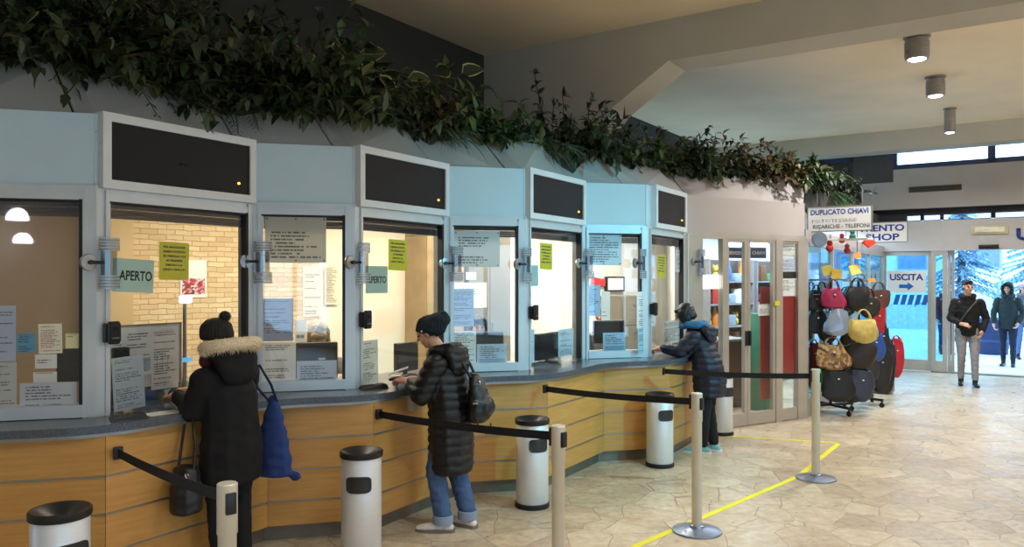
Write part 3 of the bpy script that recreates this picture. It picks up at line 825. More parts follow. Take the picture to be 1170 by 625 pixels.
for k, (x0, x1) in enumerate(((828, 852.2), (852.6, 884.5))):
    r = rootof('door_%d' % (k+5), (a8.x, a8.y, 0), th8); struct(r)
    t0, t1 = t8(x0), t8(x1); w = .046
    mb = MB(); fbox(mb, t0, t0+w, .01, ZT-.03, -.025, .025); fbox(mb, t1-w, t1, .01, ZT-.03, -.025, .025)
    fbox(mb, t0+w, t1-w, .01, .16, -.025, .025); fbox(mb, t0+w, t1-w, ZT-.06, ZT-.03, -.025, .025)
    struct(mb.build('leaf_frame', M['framew'], r, smooth=0))
    mb = MB(); fbox(mb, t0+w, t1-w, .16, ZT-.06, -.004, .004); struct(mb.build('pane', M['glass'], r, smooth=0))
    mb = MB(); tt = t1-w/2 if k == 0 else t0+w/2
    fbox(mb, tt-.014, tt+.014, .98, 1.16, -.05, -.025); struct(mb.build('door_handle', M['black'], r, smooth=0))
def onface8(name, label, cat, x0, y0, x1, y1, mat, off=.012, group=None, th=.003):
    """flat sheet on the shop front, from its corners in the picture"""
    q0 = on_bay(8, x0, y0, -off); q1 = on_bay(8, x1, y1, -off)
    qm = on_bay(8, (x0+x1)/2, (y0+y1)/2, -off)
    Ym = qm[1]; z0, z1 = zat(y1, Ym), zat(y0, Ym); w = q1[3]-q0[3]
    o = MB().box((0,0,0),(w, th, z1-z0)).build(name, mat, None, smooth=0, loc=(qm[0],qm[1],(z0+z1)/2), rz=th8)
    tag(o, label, cat, group); return o, w, z1-z0
onface8('notice', 'white notice topmost on the narrow side pane of the shop front', 'notice', 890.5, 275.5, 909.5, 294, paper_mat('white', seed=4, rows=14))
onface8('notice', 'bluish white notice second from the top on the shop side pane', 'notice', 890.5, 294.5, 909.5, 310, paper_mat('bluish', (206,214,226), rows=12, seed=9))
onface8('notice', 'white notice just above the red panel on the shop side pane', 'notice', 890.5, 318.5, 909.5, 338, paper_mat('white', seed=5, rows=14))
onface8('dark_strip', 'dark strip between notices on the narrow side pane of the shop', 'sticker', 890.5, 310.5, 909.8, 318, M['gasket'], .016)
onface8('red_banner', 'tall red panel behind the narrow side pane of the shop front', 'panel', 891, 338.5, 908, 430, M['red'], .03, None, .01)
onface8('red_banner', 'dark red panel behind the shop door leaf with a white note', 'panel', 868.5, 328, 882.5, 456, M['red'], .10, None, .012)
onface8('notice', 'small white note across the red panel of the shop door', 'notice', 866.5, 347.5, 881, 360.5, paper_mat('small', rows=8, seed=3), .03)
onface8('sticker', 'small yellow sticker on the metal post beside the shop door', 'sticker', 885.3, 344, 891, 349, M['yellow'], -.038)
onface8('light_box', 'bright white lit panel behind the pane next to the bob-haired customer', 'light box', 799.8, 314, 822, 330, emat('lit_white_panel', (255,250,240), 2.2), .06, None, .05)
# two dark blue hanging signs in the shop
for (x0, x1, txt, lab) in ((830, 848, 'SERVIZIO', 'dark blue SERVIZIO sign hanging inside the shop door leaf'), (857, 875, 'CHIAVI', 'dark blue CHIAVI sign hanging inside the shop door')):
    o, w, h = onface8('hanging_sign', lab, 'sign', x0, 283, x1, 295, M['signblue'], .32, None, .012)
    lettering(txt, o, w*.8, h*.34, M['signw'], (0,-.008,0), .03)
# shop side wall along the hall: glass and posts, blue and red light inside
sw = rootof('window_31', (P8.x, P8.y, 0), math.atan2(AX.y, AX.x)); struct(sw)
Ls = AB-10.35-.0
mb = MB()
for k in range(5):
    x = .04 + (Ls-.12)*k/4
    mb.box((x, .0, ZT/2), (.07,.07,ZT))
mb.box((Ls/2,0,.12),(Ls,.06,.24)); mb.box((Ls/2,0,ZT-.03),(Ls,.06,.08))
struct(mb.build('window_frame', M['framew'], sw, smooth=0))
mb = MB(); mb.box((Ls/2,0,(ZT+.2)/2),(Ls-.02,.008,ZT-.3)); struct(mb.build('pane', M['glassb'], sw, smooth=0))
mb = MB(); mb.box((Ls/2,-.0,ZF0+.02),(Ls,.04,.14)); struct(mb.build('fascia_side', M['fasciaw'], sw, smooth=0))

# shop shelving with goods
items_mats = [pm('goods_%d' % k, c, .5) for k, c in enumerate([(190,60,50),(60,110,170),(220,190,70),(80,150,100),(230,230,226),(60,60,70),(200,120,160),(150,170,190),(120,80,50),(240,140,60)])]
def gbox(w,d,h): return MB().box((0,0,h/2),(w,d,h),bev=min(w,d,h)*.12)
def gbottle(h): return MB().lathe([(h*.16,0),(h*.18,h*.03),(h*.18,h*.55),(h*.07,h*.75),(h*.06,h*.97),(0,h)], n=10)
def gtoy(h): return MB().ball((0,0,h*.3),(h*.26,h*.22,h*.3),10).ball((0,0,h*.74),h*.22,10).ball((-h*.17,0,h*.93),h*.09,6).ball((h*.17,0,h*.93),h*.09,6)
gm = []
for k, m in enumerate(items_mats):
    mbx = [gbox(.14,.1,.2), gbottle(.26), gtoy(.22), gbox(.2,.12,.13)][k % 4]
    o = mbx.build('souvenir', m); gm.append(o.data); bpy.data.objects.remove(o)
shelfm = pm('shop_shelf', (150,150,152), .4); shelfb = pm('shop_shelf_back', (92,86,84), .6); rg = random.Random(5)
def shelf(t0, t1, levels, off, label):
    p = wl((t0+t1)/2, off); w = t1-t0
    t = thing('shop_shelf_unit', label, 'shelf', (p.x,p.y,0), R(42))
    MB().box((0,.16,1.05),(w,.02,2.1)).build('back_board', shelfb, t, smooth=0)
    for s in (-1,1): MB().box((s*(w/2-.012),0,1.05),(.024,.3,2.1)).build('side_board', shelfm, t, smooth=0)
    for z in levels: MB().box((0,0,z),(w-.05,.3,.022)).build('shelf_board', shelfm, t, smooth=0)
    for z in levels:
        x = -w/2+.12
        while x < w/2-.1:
            me = rg.choice(gm); o = link('souvenir', me); o.scale = (1.12,1.0,rg.choice((1.0,1.2,1.35))); q = p + WD*x + WN*.04
            o.location = (q.x, q.y, z+.0115); o.rotation_euler = (0,0,R(42)+rg.uniform(-.3,.3))
            tag(o, 'small colourful souvenir standing on the shelves behind the shop doors', 'souvenir', 'souvenirs on the shop shelves'); x += rg.uniform(.17,.215)
shelf(9.05, 10.35, (.25,.65,1.02,1.38,1.74), .30, 'pale goods shelf seen behind the hinged glass shop door')
shelf(10.45, 11.75, (.25,.65,1.02,1.38,1.74), .30, 'pale goods shelf seen behind the teal box in the shop')
shelf(11.85, 13.2, (.25,.65,1.02,1.38,1.74), .30, 'pale goods shelf by the shop side window behind the bags')
for (x0, x1, lab) in ((829, 848, 'bright tube lamp hanging above the SERVIZIO sign in the shop'), (856, 879, 'bright tube lamp hanging above the CHIAVI sign in the shop')):
    q = on_bay(8, (x0+x1)/2, 279, -.45); l_ = (x1-x0)/F*q[1]*1.1; z_ = zat(279.5, q[1])
    t = thing('tube_lamp', lab, 'lamp', (q[0],q[1],z_), th8)
    MB().cyl((-l_/2,0,0),(l_/2,0,0),.022,n=12).build('tube', emat('blue_white_tube',(190,222,255),9), t)
    MB().box((0,0,.04),(l_,.06,.03)).build('housing', M['signw'], t, smooth=0)
    MB().cyl((0,0,.05),(0,0,2.66-z_),.006,n=6).build('rod', M['steelg'], t)
# shop counter and teal box
q = on_bay(8, 864, 400, -.75)
t = thing('teal_cabinet', 'teal green cabinet standing inside the shop beside the red door panel', 'cabinet', (q[0]+.1,q[1],0), th8)
MB().box((0,0,.66),(.30,.3,1.32),bev=.01).build('body', M['teal'], t)
MB().box((0,-.156,.64),(.25,.012,1.2),bev=.004).build('door', pm('teal_box_door',(44,140,112),.45), t)
q = on_bay(8, 838, 400, -1.0)
t = thing('shop_counter', 'dark shop counter with pale top seen through the shop door leaf', 'counter', (q[0]-.1,q[1]+.2,0), th8)
MB().box((0,0,.46),(.6,.4,.92)).build('body', pm('shop_counter_red',(84,40,36),.5), t, smooth=0)
MB().box((0,0,.94),(.66,.46,.035),bev=.006).build('top', shelfm, t)

# ------------------------------------------------------------------ shop signs hung over the bag stands
def signboard(name, label, c, w, h, th=.03):
    t = thing(name, label, 'sign', c, HALLROT)
    MB().box((0,0,0),(w,th,h)).build('board', M['signw'], t, smooth=0)
    mb = MB(); f=.012
    mb.box((0,0,h/2),(w+f,th+.012,f)).box((0,0,-h/2),(w+f,th+.012,f)).box((-w/2,0,0),(f,th+.012,h)).box((w/2,0,0),(f,th+.012,h))
    mb.build('frame', M['steelg'], t, smooth=0); return t
Yc = 10.0; xc = (959-CX)/F*Yc; w = 71.5/F*Yc*.96; z0, z1 = zat(264, Yc), zat(235.5, Yc); h = z1-z0
s1 = signboard('shop_sign', 'white DUPLICATO CHIAVI sign hung at the corner of the shop', (xc, Yc, (z0+z1)/2), w, h)
lettering('DUPLICATO CHIAVI', s1, w*.90, h*.22, M['inkb'], (0,-.0155,h*.28), .03)
lettering('FOTOTESSERE', s1, w*.70, h*.14, pm('faded_lettering',(176,180,186),.5), (-.06,-.0155,-.02), .01)
lettering('RICARICHE - TELEFONI', s1, w*.88, h*.16, pm('grey_lettering',(84,88,100),.5), (.02,-.0155,-h*.30), .02)
for s in (-1,1): MB().cyl((s*w*.35,0,h/2),(s*w*.35,0,h/2+.22),.006,n=8).build('hanger_rod', M['steelg'], s1)
Yc = 13.2; xc = (1001-CX)/F*Yc; z0, z1 = zat(277, Yc), zat(254.5, Yc); h = z1-z0; w = 56/F*Yc*1.15
s2 = signboard('shop_sign', 'white TRENTO SHOP sign hung beside the entrance doors', (xc, Yc, (z0+z1)/2), w, h)
lettering('TRENTO', s2, w*.74, h*.34, M['inkb'], (.08,-.0155,h*.22), .03)
lettering('SHOP', s2, w*.54, h*.34, M['inkb'], (.10,-.0155,-h*.24), .03)
MB().box((-w/2-.12,.0,h*.3),(.28,.03,.03)).build('bracket', M['steelg'], s2, smooth=0)
# ------------------------------------------------------------------ sheets stuck on the panes
def sheet(i, x0, y0, x1, y1, name, label, cat, mat, off=.010, tilt=0, group=None, th=.0016, mats=None):
    """flat sheet on the plane of bay i (off > 0: behind the pane)"""
    if off == 'cup': return wall_sheet(x0,y0,x1,y1,name,label,cat,mat,tilt,th,.424)
    if off == 'wall': return wall_sheet(x0,y0,x1,y1,name,label,cat,mat,tilt,th)
    q0 = on_bay(i, x0, (y0+y1)/2, -off); q1 = on_bay(i, x1, (y0+y1)/2, -off); qm = on_bay(i, (x0+x1)/2, y0, -off)
    z1 = zat(y0, qm[1]); z0 = zat(y1, qm[1]); w = q1[3]-q0[3]; th_ = bay(i)[4]
    o = MB().box((0,0,0),(w,th,z1-z0)).build(name, mat, None, smooth=0, loc=(qm[0],qm[1],(z0+z1)/2))
    o.rotation_euler = (0, R(tilt), th_)
    tag(o, label, cat, group); return o, w, z1-z0
def wall_sheet(x0,y0,x1,y1,name,label,cat,mat,tilt=0,th=.002,off=.026):
    """flat sheet on the rear wall of the booth"""
    A = W0 + WN*off
    t0, t1 = rayline(x0, A, WD), rayline(x1, A, WD); p = A + WD*((t0+t1)/2); z0, z1 = zat(y1,p.y), zat(y0,p.y); w = t1-t0
    p = p + WN*(th/2)
    o = MB().box((0,0,0),(w,th,z1-z0)).build(name, mat, None, smooth=0, loc=(p.x,p.y,(z0+z1)/2)); o.rotation_euler = (0,R(tilt),R(42)); tag(o, label, cat); return o, w, z1-z0
PW = lambda k, **kw: paper_mat('white%d' % k, seed=k, **kw)
grey = (196,200,198); blueish = (186,196,214); cyan_lit_paper = (176,206,222); aqua = (150,204,226)  # last two: cyan light falling on the papers, put into their colour
BANDC = (150,178,204)
wide = {1:'the fur-hood customer window', 3:'the backpack woman window', 5:'the third wide window', 7:'the bob-haired customer window'}
# window at the picture's edge (bay 0)
sheet(0, -4, 349, 18, 413, 'notice', 'bluish printed sheet at the top of the stack by the picture edge', 'notice', PW(1, paper=blueish, rows=20))
sheet(0, -4, 414, 19, 481, 'notice', 'grey printed sheet under the bluish one by the picture edge', 'notice', PW(2, paper=grey, rows=22))
sheet(0, 23, 437, 88, 478, 'notice', 'wide landscape notice with blue band low in the window of the single unserved bay', 'notice', PW(3, paper=(206,212,220), rows=12, band=BANDC, density=.8))
sheet(0, 44, 370, 71, 404, 'notice', 'white sheet with reddish print in the window by the picture edge', 'notice', PW(4, paper=(232,226,214), ink=(170,70,66), rows=16, density=.8), .008, -1)
sheet(0, 19, 381, 41, 403, 'card', 'light blue card beside the reddish printed sheet', 'card', PW(5, paper=(110,170,200), rows=8, density=.9), .008)
sheet(0, 75, 381, 90, 398, 'card', 'white card with a yellow corner above the black monitor', 'card', PW(6, paper=(232,226,190), rows=7), .008)
sheet(0, 40, 405, 65, 421, 'card', 'small white card below the reddish printed sheet', 'card', PW(7, rows=6), .008)
sheet(0, 38, 425, 65, 437, 'card', 'small white card just above the wide landscape notice', 'card', PW(8, rows=5), .008)
# first wide window (bay 1)
o, w, h = sheet(1, 129, 296, 176, 334, 'open_sign', 'mint green APERTO sign on the first wide window', 'sign', M['mint'], -.012, 2.5)
lettering('APERTO', o, w*.80, h*.30, M['ink'], (.015,-.001,0), .02)
YL = ('PER MAGGIORE','RISERVATEZZA','SI PREGA DI','ATTENDERE','DIETRO LA','LINEA GIALLA')
def yellow(i, x0, y0, x1, y1, label):
    o, w, h = sheet(i, x0, y0, x1, y1, 'privacy_notice', label, 'notice', M['yellow'], .010, 1)
    for k, tx in enumerate(YL):
        lettering(tx, o, w*(.74 if len(tx) > 10 else .56), h*.058, M['ink'], (0,-.001,h*(.37-.118*k)), .035, .0008)
yellow(1, 182, 277, 216, 320, 'yellow privacy notice in the first wide window beside the APERTO sign')
o, w, h = sheet(1, 206, 297, 236, 340, 'poster', 'white wall poster with a red crowd photograph behind the first wide window', 'poster', M['signw'], 'wall')
def photo_mat():
    t = NT('crowd_photo'); v = t.coord('Generated'); n = t.n('ShaderNodeTexVoronoi'); n.inputs['Scale'].default_value = 9; t.l(v, n.inputs['Vector'])
    s = t.n('ShaderNodeSeparateColor'); t.l(n.outputs['Color'], s.inputs[0])
    t.princ(t.ramp(s.outputs[0], (0, srgb(40,30,60)), (.35, srgb(180,40,50)), (.6, srgb(230,220,220)), (.8, srgb(200,60,60)), (1, srgb(60,60,110))), .4); return t.m
MB().box((0,-.002,-h*.2),(w*.86,.002,h*.42)).build('photograph', photo_mat(), o, smooth=0)
sheet(1, 129, 407, 165, 468, 'notice', 'white printed notice standing low beside the black counter pad, first wide window', 'notice', PW(9, paper=(196,204,206), rows=24, density=.65), .010, -3)
for k, (x0,y0,x1,y1,kw,lab) in enumerate([
    (127,375,143,411,dict(rows=12),'narrow white sheet at the post end of the paper board'),
    (142.5,374,174,429,dict(rows=18,band=(170,196,214)),'white sheet with a pale blue band in the middle of the paper board'),
    (173,373,204,444,dict(rows=26,table=True,density=.7),'tall white price table sheet on the paper board'),
    (188,444,206,462,dict(rows=8),'small white sheet under the tall price table')]):
    sheet(1, x0, y0, x1, y1, 'notice', lab, 'notice', PW(20+k, **kw), .22)
q0 = on_bay(1,126,408,-.235); q1 = on_bay(1,207,408,-.235); zt_ = zat(371, (q0[1]+q1[1])/2)
t = thing('paper_board', 'grey desk screen carrying the paper sheets behind the first wide window', 'desk screen', ((q0[0]+q1[0])/2,(q0[1]+q1[1])/2,ZC), bay(1)[4])
MB().box((0,0,(zt_-ZC)/2+.05),(q1[3]-q0[3],.012,zt_-ZC-.1)).build('panel', pm('desk_screen',(206,204,196),.6), t, smooth=0)
MB().box((0,0,zt_-ZC),(q1[3]-q0[3],.02,.012)).build('rail', M['steelg'], t, smooth=0)
for s_ in (-1,1): MB().box((s_*((q1[3]-q0[3])/2-.01),0,(zt_-ZC)/2),(.014,.02,zt_-ZC)).build('leg', M['steelg'], t, smooth=0)
sheet(1, 152, 443, 200, 461, 'blue_folder', 'blue folder standing behind the glass under the paper board', 'folder', pm('folder_blue',(46,96,150),.5), .28, 0, None, .012)
sheet(1, 100, 338, 112, 356, 'notice', 'small white note on the tan wall behind the APERTO sign', 'notice', PW(26, rows=8), 'wall')
# narrow window (bay 2)
def board(i, x0,y0,x1,y1,label, pap, seed):
    o, w, h = sheet(i, x0,y0,x1,y1,'notice_board',label,'notice', paper_mat('plate%d'%seed, pap, rows=13, seed=seed, density=.75), -.014, 0, None, .004)
    for sx in (-1,0,1):
        for sz in (-1,1): MB().cyl((sx*(w/2-.015),-.002,sz*(h/2-.015)),(sx*(w/2-.015),-.007,sz*(h/2-.015)),.007,n=10).build('fixing_screw', M['steelg'], o)
board(2, 303, 248, 373, 300, 'grey rules plate screwed on the narrow window with blonde clerk', (190,190,180), 31)
sheet(2, 298, 341, 335, 390, 'notice', 'lilac grey printed sheet on the narrow window with blonde clerk', 'notice', PW(32, paper=(160,166,184), rows=22))
sheet(2, 300, 391, 337, 445, 'notice', 'pale printed sheet at the foot of the blonde clerk window', 'notice', PW(33, paper=(206,206,202), rows=22, density=.6))
sheet(2, 339, 412, 385, 444, 'notice', 'landscape notice with blue band before the blonde clerk monitor', 'notice', PW(34, paper=(198,206,216), rows=12, band=BANDC, density=.8))
sheet(2, 346, 305, 369, 362, 'notice', 'cream wall sheet behind the blonde clerk', 'notice', PW(35, paper=(226,214,196), rows=22), 'wall')
sheet(2, 371, 303, 386, 348, 'notice', 'white wall sheet with dense print behind the blonde clerk', 'notice', PW(36, paper=(230,222,206), rows=24, density=.9), 'wall')
sheet(2, 337, 366, 350, 441, 'notice', 'small white sheet standing beside the blonde clerk', 'notice', PW(37, rows=10), .35)
# wide window with backpack woman (bay 3)
yellow(3, 444, 274, 465, 309, 'yellow privacy notice in the window of the woman with backpack')
o, w, h = sheet(3, 418, 304, 443, 335, 'open_sign', 'mint green APERTO sign half hidden behind the acrylic holder, backpack woman window', 'sign', M['mint'], .012, 0)
lettering('APERTO', o, w*.86, h*.26, M['ink'], (0,-.001,0), .02)
sheet(3, 410, 389, 432, 439, 'notice', 'white printed notice low in the backpack woman window', 'notice', PW(41, paper=(206,216,214), rows=22, density=.65), .010, -1.5)
# narrow window (bay 4)
board(4, 519, 264, 571, 305, 'pale rules plate screwed on the window of the dark-haired clerk', (196,202,204), 42)
sheet(4, 516, 330, 541.5, 373, 'notice', 'blue grey printed sheet on the window of the dark-haired clerk', 'notice', PW(43, paper=(166,178,198), rows=22))
sheet(4, 517, 378, 544, 419, 'notice', 'white printed sheet at the foot of the dark-haired clerk window', 'notice', PW(44, paper=(206,214,216), rows=20))
sheet(4, 545, 393, 579, 419, 'notice', 'landscape notice with blue band before the dark-haired clerk monitor', 'notice', PW(45, paper=(190,204,214), rows=11, band=BANDC, density=.8))
sheet(4, 519, 323, 556, 352, 'notice', 'large white sheet on the grey cupboard behind the dark-haired clerk', 'notice', PW(46, paper=(232,228,214), rows=10, density=.3), 'cup')
sheet(4, 532.5, 311, 544, 319.5, 'label_card', 'small white label on the grey cupboard door', 'card', PW(47, rows=4), 'cup')
# third wide window (bay 5), cyan light put into its paper colours
yellow(5, 617, 278, 631, 308, 'yellow green privacy notice in the third wide window')
o, w, h = sheet(5, 597, 303, 615, 327, 'open_sign', 'cyan-lit APERTO sign under the acrylic holder, third wide window', 'sign', M['cyanlit'], .012, 0)
lettering('APERTO', o, w*.86, h*.26, M['signw'], (0,-.001,-h*.2), .02)
sheet(5, 597, 377, 610.5, 414, 'notice', 'cyan-lit printed notice beside the post of the third wide window', 'notice', PW(51, paper=cyan_lit_paper, rows=20, density=.65))
sheet(5, 638, 376, 655, 407, 'notice', 'pale printed notice beside the monitor of the third wide window', 'notice', PW(52, paper=(190,212,222), rows=18, density=.65))
# narrow window (bay 6), its sheets coloured as the cyan light tints them
board(6, 669, 268, 710, 303, 'light blue rules plate screwed on the window of the man clerk', (188,208,220), 53)
sheet(6, 666, 326, 686, 361, 'notice', 'cyan-lit printed sheet on the window of the man clerk', 'notice', PW(54, paper=(170,198,220), rows=18, density=.8))
sheet(6, 687, 333, 697, 366, 'notice', 'narrow white sheet beside the cyan-lit sheet of the man clerk', 'notice', PW(55, rows=16, density=.3), .012)
sheet(6, 689, 380, 715, 403, 'notice', 'landscape cyan-lit notice before the man clerk monitor', 'notice', PW(56, paper=(172,204,224), rows=10, band=(130,184,220), density=.8))
o, w, h = sheet(6, 691, 316, 712, 333, 'wall_screen', 'small black framed lit screen on the wall behind the man clerk', 'screen', M['black'], 'wall', 0, None, .03)
MB().box((0,-.016,0),(w*.82,.004,h*.78)).build('display', emat('lit_wall_screen',(230,240,250),1.5), o, smooth=0)
sheet(6, 676, 318, 690, 326, 'red_folder', 'red folder on the shelf behind the man clerk', 'folder', pm('folder_red',(200,50,56),.5), 'wall', 8, None, .03)
# fourth wide window (bay 7)
yellow(7, 751, 291, 760.5, 317, 'yellow privacy notice in the bob-haired customer window')
sheet(7, 772, 286, 786, 311, 'notice', 'pale grey notice high beside the end post of the last window', 'notice', PW(61, paper=(206,212,212), rows=14))
sheet(7, 728, 333, 749.5, 374, 'notice', 'tall white table sheet in the bob-haired customer window', 'notice', PW(62, paper=(214,222,226), rows=20, table=True), .012)
sheet(7, 729, 374, 738, 403, 'notice', 'narrow cyan-lit notice beside the post of the last ticket window', 'notice', PW(63, paper=(160,206,220), rows=18))  # cyan light painted into this paper's tint
sheet(7, 757, 366, 781, 400, 'notice', 'faint grey printed sheet near the hand of the bob-haired customer', 'notice', PW(64, paper=(196,204,204), rows=16))

# ------------------------------------------------------------------ fittings on the posts
def stripe_acryl():
    t = NT('ribbed_acrylic'); v = t.coord(); s = t.n('ShaderNodeSeparateXYZ'); t.l(v, s.inputs[0])
    f = t.math('GREATER_THAN', t.math('FRACT', t.math('MULTIPLY', s.outputs[2], 55)), .45)
    tr = t.n('ShaderNodeBsdfTransparent'); tr.inputs[0].default_value = srgb(214,218,222)
    p = t.n('ShaderNodeBsdfPrincipled'); p.inputs['Base Color'].default_value = srgb(206,212,220); p.inputs['Roughness'].default_value = .2; p.inputs['Metallic'].default_value = .1
    mx = t.n('ShaderNodeMixShader'); t.l(t.math('MULTIPLY_ADD', f, .35, .22), mx.inputs[0]); t.l(tr.outputs[0], mx.inputs[1]); t.l(p.outputs[0], mx.inputs[2]); t.l(mx.outputs[0], t.out.inputs[0]); return t.m
M['ribac'] = stripe_acryl(); M['clearac'] = glassmat('intercom_acrylic', (206,212,218), .06, 1.7)
intercoms = [(0,100,300,'intercom on the post between the unserved window and the fur-hood customer'),
 (1,281,299,'intercom on the post between the first wide window and the blonde clerk window'),
 (2,399,300,'intercom on the post just before the backpack woman window'),
 (3,507,301,'intercom on the post between the backpack woman and the dark-haired clerk'),
 (4,590,302,'intercom on the post before the third wide window'),
 (5,661,301,'intercom on the post before the man clerk window'),
 (6,725,301,'intercom on the post before the bob-haired customer window'),
 (7,792,299,'intercom on the last post beside the shop front')]
first = None
for k, px, py, lab in intercoms:
    p = PP[k+1]; m = (bay(k)[3]+bay(k+1)[3]).normalized()
    z = zat(py, p.y); th = (bay(k)[4]+bay(k+1)[4])/2 if k < 7 else bay(7)[4]
    th = bay(k+1)[4] if k % 2 == 0 else (bay(k)[4]+bay(k+1)[4])/2
    A_ = p + m*.035; t_ = rayline(px, A_, Vector((math.cos(R(36)),math.sin(R(36)),0))); loc = (A_.x + math.cos(R(36))*t_, A_.y + math.sin(R(36))*t_, z)
    label = 'ribbed acrylic ' + lab
    if first is None:
        first = thing('window_intercom', label, 'intercom', loc, th, 'intercoms on the window posts')
        MB().lathe([(0,0),(.046,0),(.05,.012),(.046,.024),(.02,.028),(0,.028)], n=24).build('speaker_disc', pm('intercom_disc',(170,172,172),.35,.5), first)
        o = first.children[0]; o.rotation_euler = (PI/2,0,0); o.location = (0,.004,0)
        MB().cyl((.0,-.02,0),(.07,-.055,0),.010,n=10).cyl((.0,-.03,0),(.0,-.045,0),.014,n=12).build('pin', M['black'], first)
        def arc(z0,z1,r,x,name,mat,bul=0):
            mb = MB(); n = 12; vs = []; fs = []
            for j in range(n+1):
                a = R(-75+150*j/n)
                for rr in (r, r-.004):
                    for zz in (z0,z1): vs.append((x+rr*math.sin(a), -.03-rr*math.cos(a)*.75, zz))
            for j in range(n):
                b = 4*j
                for q0,q1 in ((0,1),(1,3),(3,2),(2,0)): fs.append((b+q0,b+q1,b+4+q1,b+4+q0))
            mb._add(vs, fs+[(0,1,3,2),(4*n,4*n+2,4*n+3,4*n+1)]); mb.build(name, mat, first)
        arc(.07,.145,.066,.105,'upper_shield',M['ribac']); arc(-.155,-.075,.068,.105,'lower_shield',M['ribac']); arc(-.075,.07,.052,.105,'clear_shield',M['clearac'])
    else:
        dup(first, loc, th, label)
# black readers on the posts of the wide windows
first = None
for k, px, py, lab in ((1,118,380,'first wide window by the fur-hood customer'),(3,408,365,'window of the woman with the backpack'),(5,597,357,'third wide window'),(7,729,353,'window of the bob-haired customer')):
    a, b, d, n, th, L = bay(k); p = a + d*.062 + n*.04; z = zat(py, p.y); lab = 'black card reader box on the post of the ' + lab
    if first is None:
        first = thing('card_reader', lab, 'card reader', (p.x,p.y,z), th, 'card readers on the window posts')
        MB().box((0,-.018,0),(.085,.06,.115),bev=.010).build('housing', M['black'], first)
        MB().box((-.0,-.04,0),(.062,.03,.135),bev=.008).build('face', M['blackr'], first)
        MB().box((.0,-.056,.025),(.03,.006,.03),bev=.002).build('screen', M['screen'], first)
        MB().box((0,-.056,-.03),(.04,.008,.006)).build('slot', M['steelg'], first)
    else: dup(first, (p.x,p.y,z), th, lab)

# ------------------------------------------------------------------ things on the counter
def on_counter(px, py):
    Y = F*(CZ-ZC)/(py-HY); return Vector(((px-CX)/F*Y, Y, ZC))
first = None
for k, px, py, lab in ((1,147,478,'black payment pad lying before the APERTO window'),(3,427,443.5,'black payment pad lying by the white notice of the backpack woman window'),(5,614,417.5,'black payment pad lying before the third wide window'),(7,737,403.5,'black payment pad lying by the bob-haired customer hand')):
    p = on_counter(px,py); th = bay(k)[4]
    if first is None:
        first = thing('payment_pad', lab, 'payment pad', p, th-.5, 'payment pads on the counter')
        mb = MB(); vs = [(-.10,-.05,0),(.10,-.05,0),(.10,.05,0),(-.10,.05,0),(-.09,-.042,.018),(.085,-.042,.03),(.085,.042,.03),(-.09,.042,.018)]
        mb._add(vs,[(3,2,1,0),(4,5,6,7),(0,1,5,4),(1,2,6,5),(2,3,7,6),(3,0,4,7)]); mb.build('base', M['black'], first, smooth=0)
        MB().box((.055,0,.030),(.05,.07,.004)).build('display', M['screen'], first, smooth=0)
        mb = MB()
        for a_ in range(4):
            for b_ in range(3): mb.box((-.07+.025*a_, -.025+.025*b_, .0225+.0017*a_),(.016,.016,.004))
        mb.build('keypad', pm('pad_keys',(70,70,74),.5), first, smooth=0)
    else: dup(first, p, th-.5, lab)
def flatpaper(px, py, w, d, rz, lab, mat, th=.0015):
    p = on_counter(px, py); o = MB().box((0,0,th/2),(w,d,th)).build('sheet_of_paper', mat, None, smooth=0, loc=p, rz=rz); tag(o, lab, 'paper'); return o
flatpaper(186, 472, .20,.13, R(50), 'loose white form on the counter beside the fur-hood customer hand', PW(71, rows=1, density=0))
flatpaper(645, 412.5, .22,.10, R(40), 'loose pale form on the counter of the third wide window', PW(72, rows=1, density=0))
flatpaper(765, 400.5, .20,.14, R(50), 'loose white form under the hand of the bob-haired customer', PW(73, rows=1, density=0))
# monitors on the desks, backs or dark fronts towards the glass
def monitor(i, x0, y0, x1, y1, off, lab, front=False, back=False):
    q0 = on_bay(i, x0, y0, -off); q1 = on_bay(i, x1, y1, -off); qm = on_bay(i, (x0+x1)/2, y0, -off)
    w = q1[3]-q0[3]; z1 = zat(y0, qm[1]); z0 = zat(y1, qm[1]); h = z1-z0; th = bay(i)[4]
    t = thing('monitor', lab, 'monitor', (qm[0],qm[1],ZC), th, 'monitors on the clerks desks')
    zc = (z0+z1)/2-ZC
    MB().box((0,0,zc),(w,.045,h),bev=.008).build('casing', M['black'], t)
    MB().box((0,-.025,zc),(w*.92,.004,h*.88)).build('back_panel', M['screen'] if front else pm('monitor_back',(30,30,32),.5), t, smooth=0)
    MB().cyl((0,.01,.012),(0,.01,max(.05,zc-h*.3)),.02,n=12).build('stand', M['black'], t)
    MB().lathe([(.10,0),(.10,.008),(.03,.016),(.0,.016)],n=20).build('foot', M['black'], t)
    return t, w, h, zc
monitor(0, 65, 398, 94, 436, .20, 'black monitor beside the cards in the unserved window')
monitor(1, 129, 397, 146, 411, .20, 'small black monitor edge behind the notice of the first wide window')
t, w, h, zc = monitor(2, 338, 391, 386, 440, .12, 'black monitor back with small pale label before the blonde clerk')
MB().box((w*.12,-.028,zc+h*.12),(.05,.003,.014)).build('label', M['signw'], t, smooth=0)
monitor(3, 452, 391, 476, 424, .16, 'black monitor back in front of the backpack woman face')
monitor(4, 543, 379, 575, 416, .12, 'black monitor back before the dark-haired clerk')
monitor(5, 612, 380, 640, 410, .14, 'black monitor with dark screen in the third wide window', True)
monitor(6, 678, 366, 713, 392, .16, 'black monitor tilted before the man clerk', True)
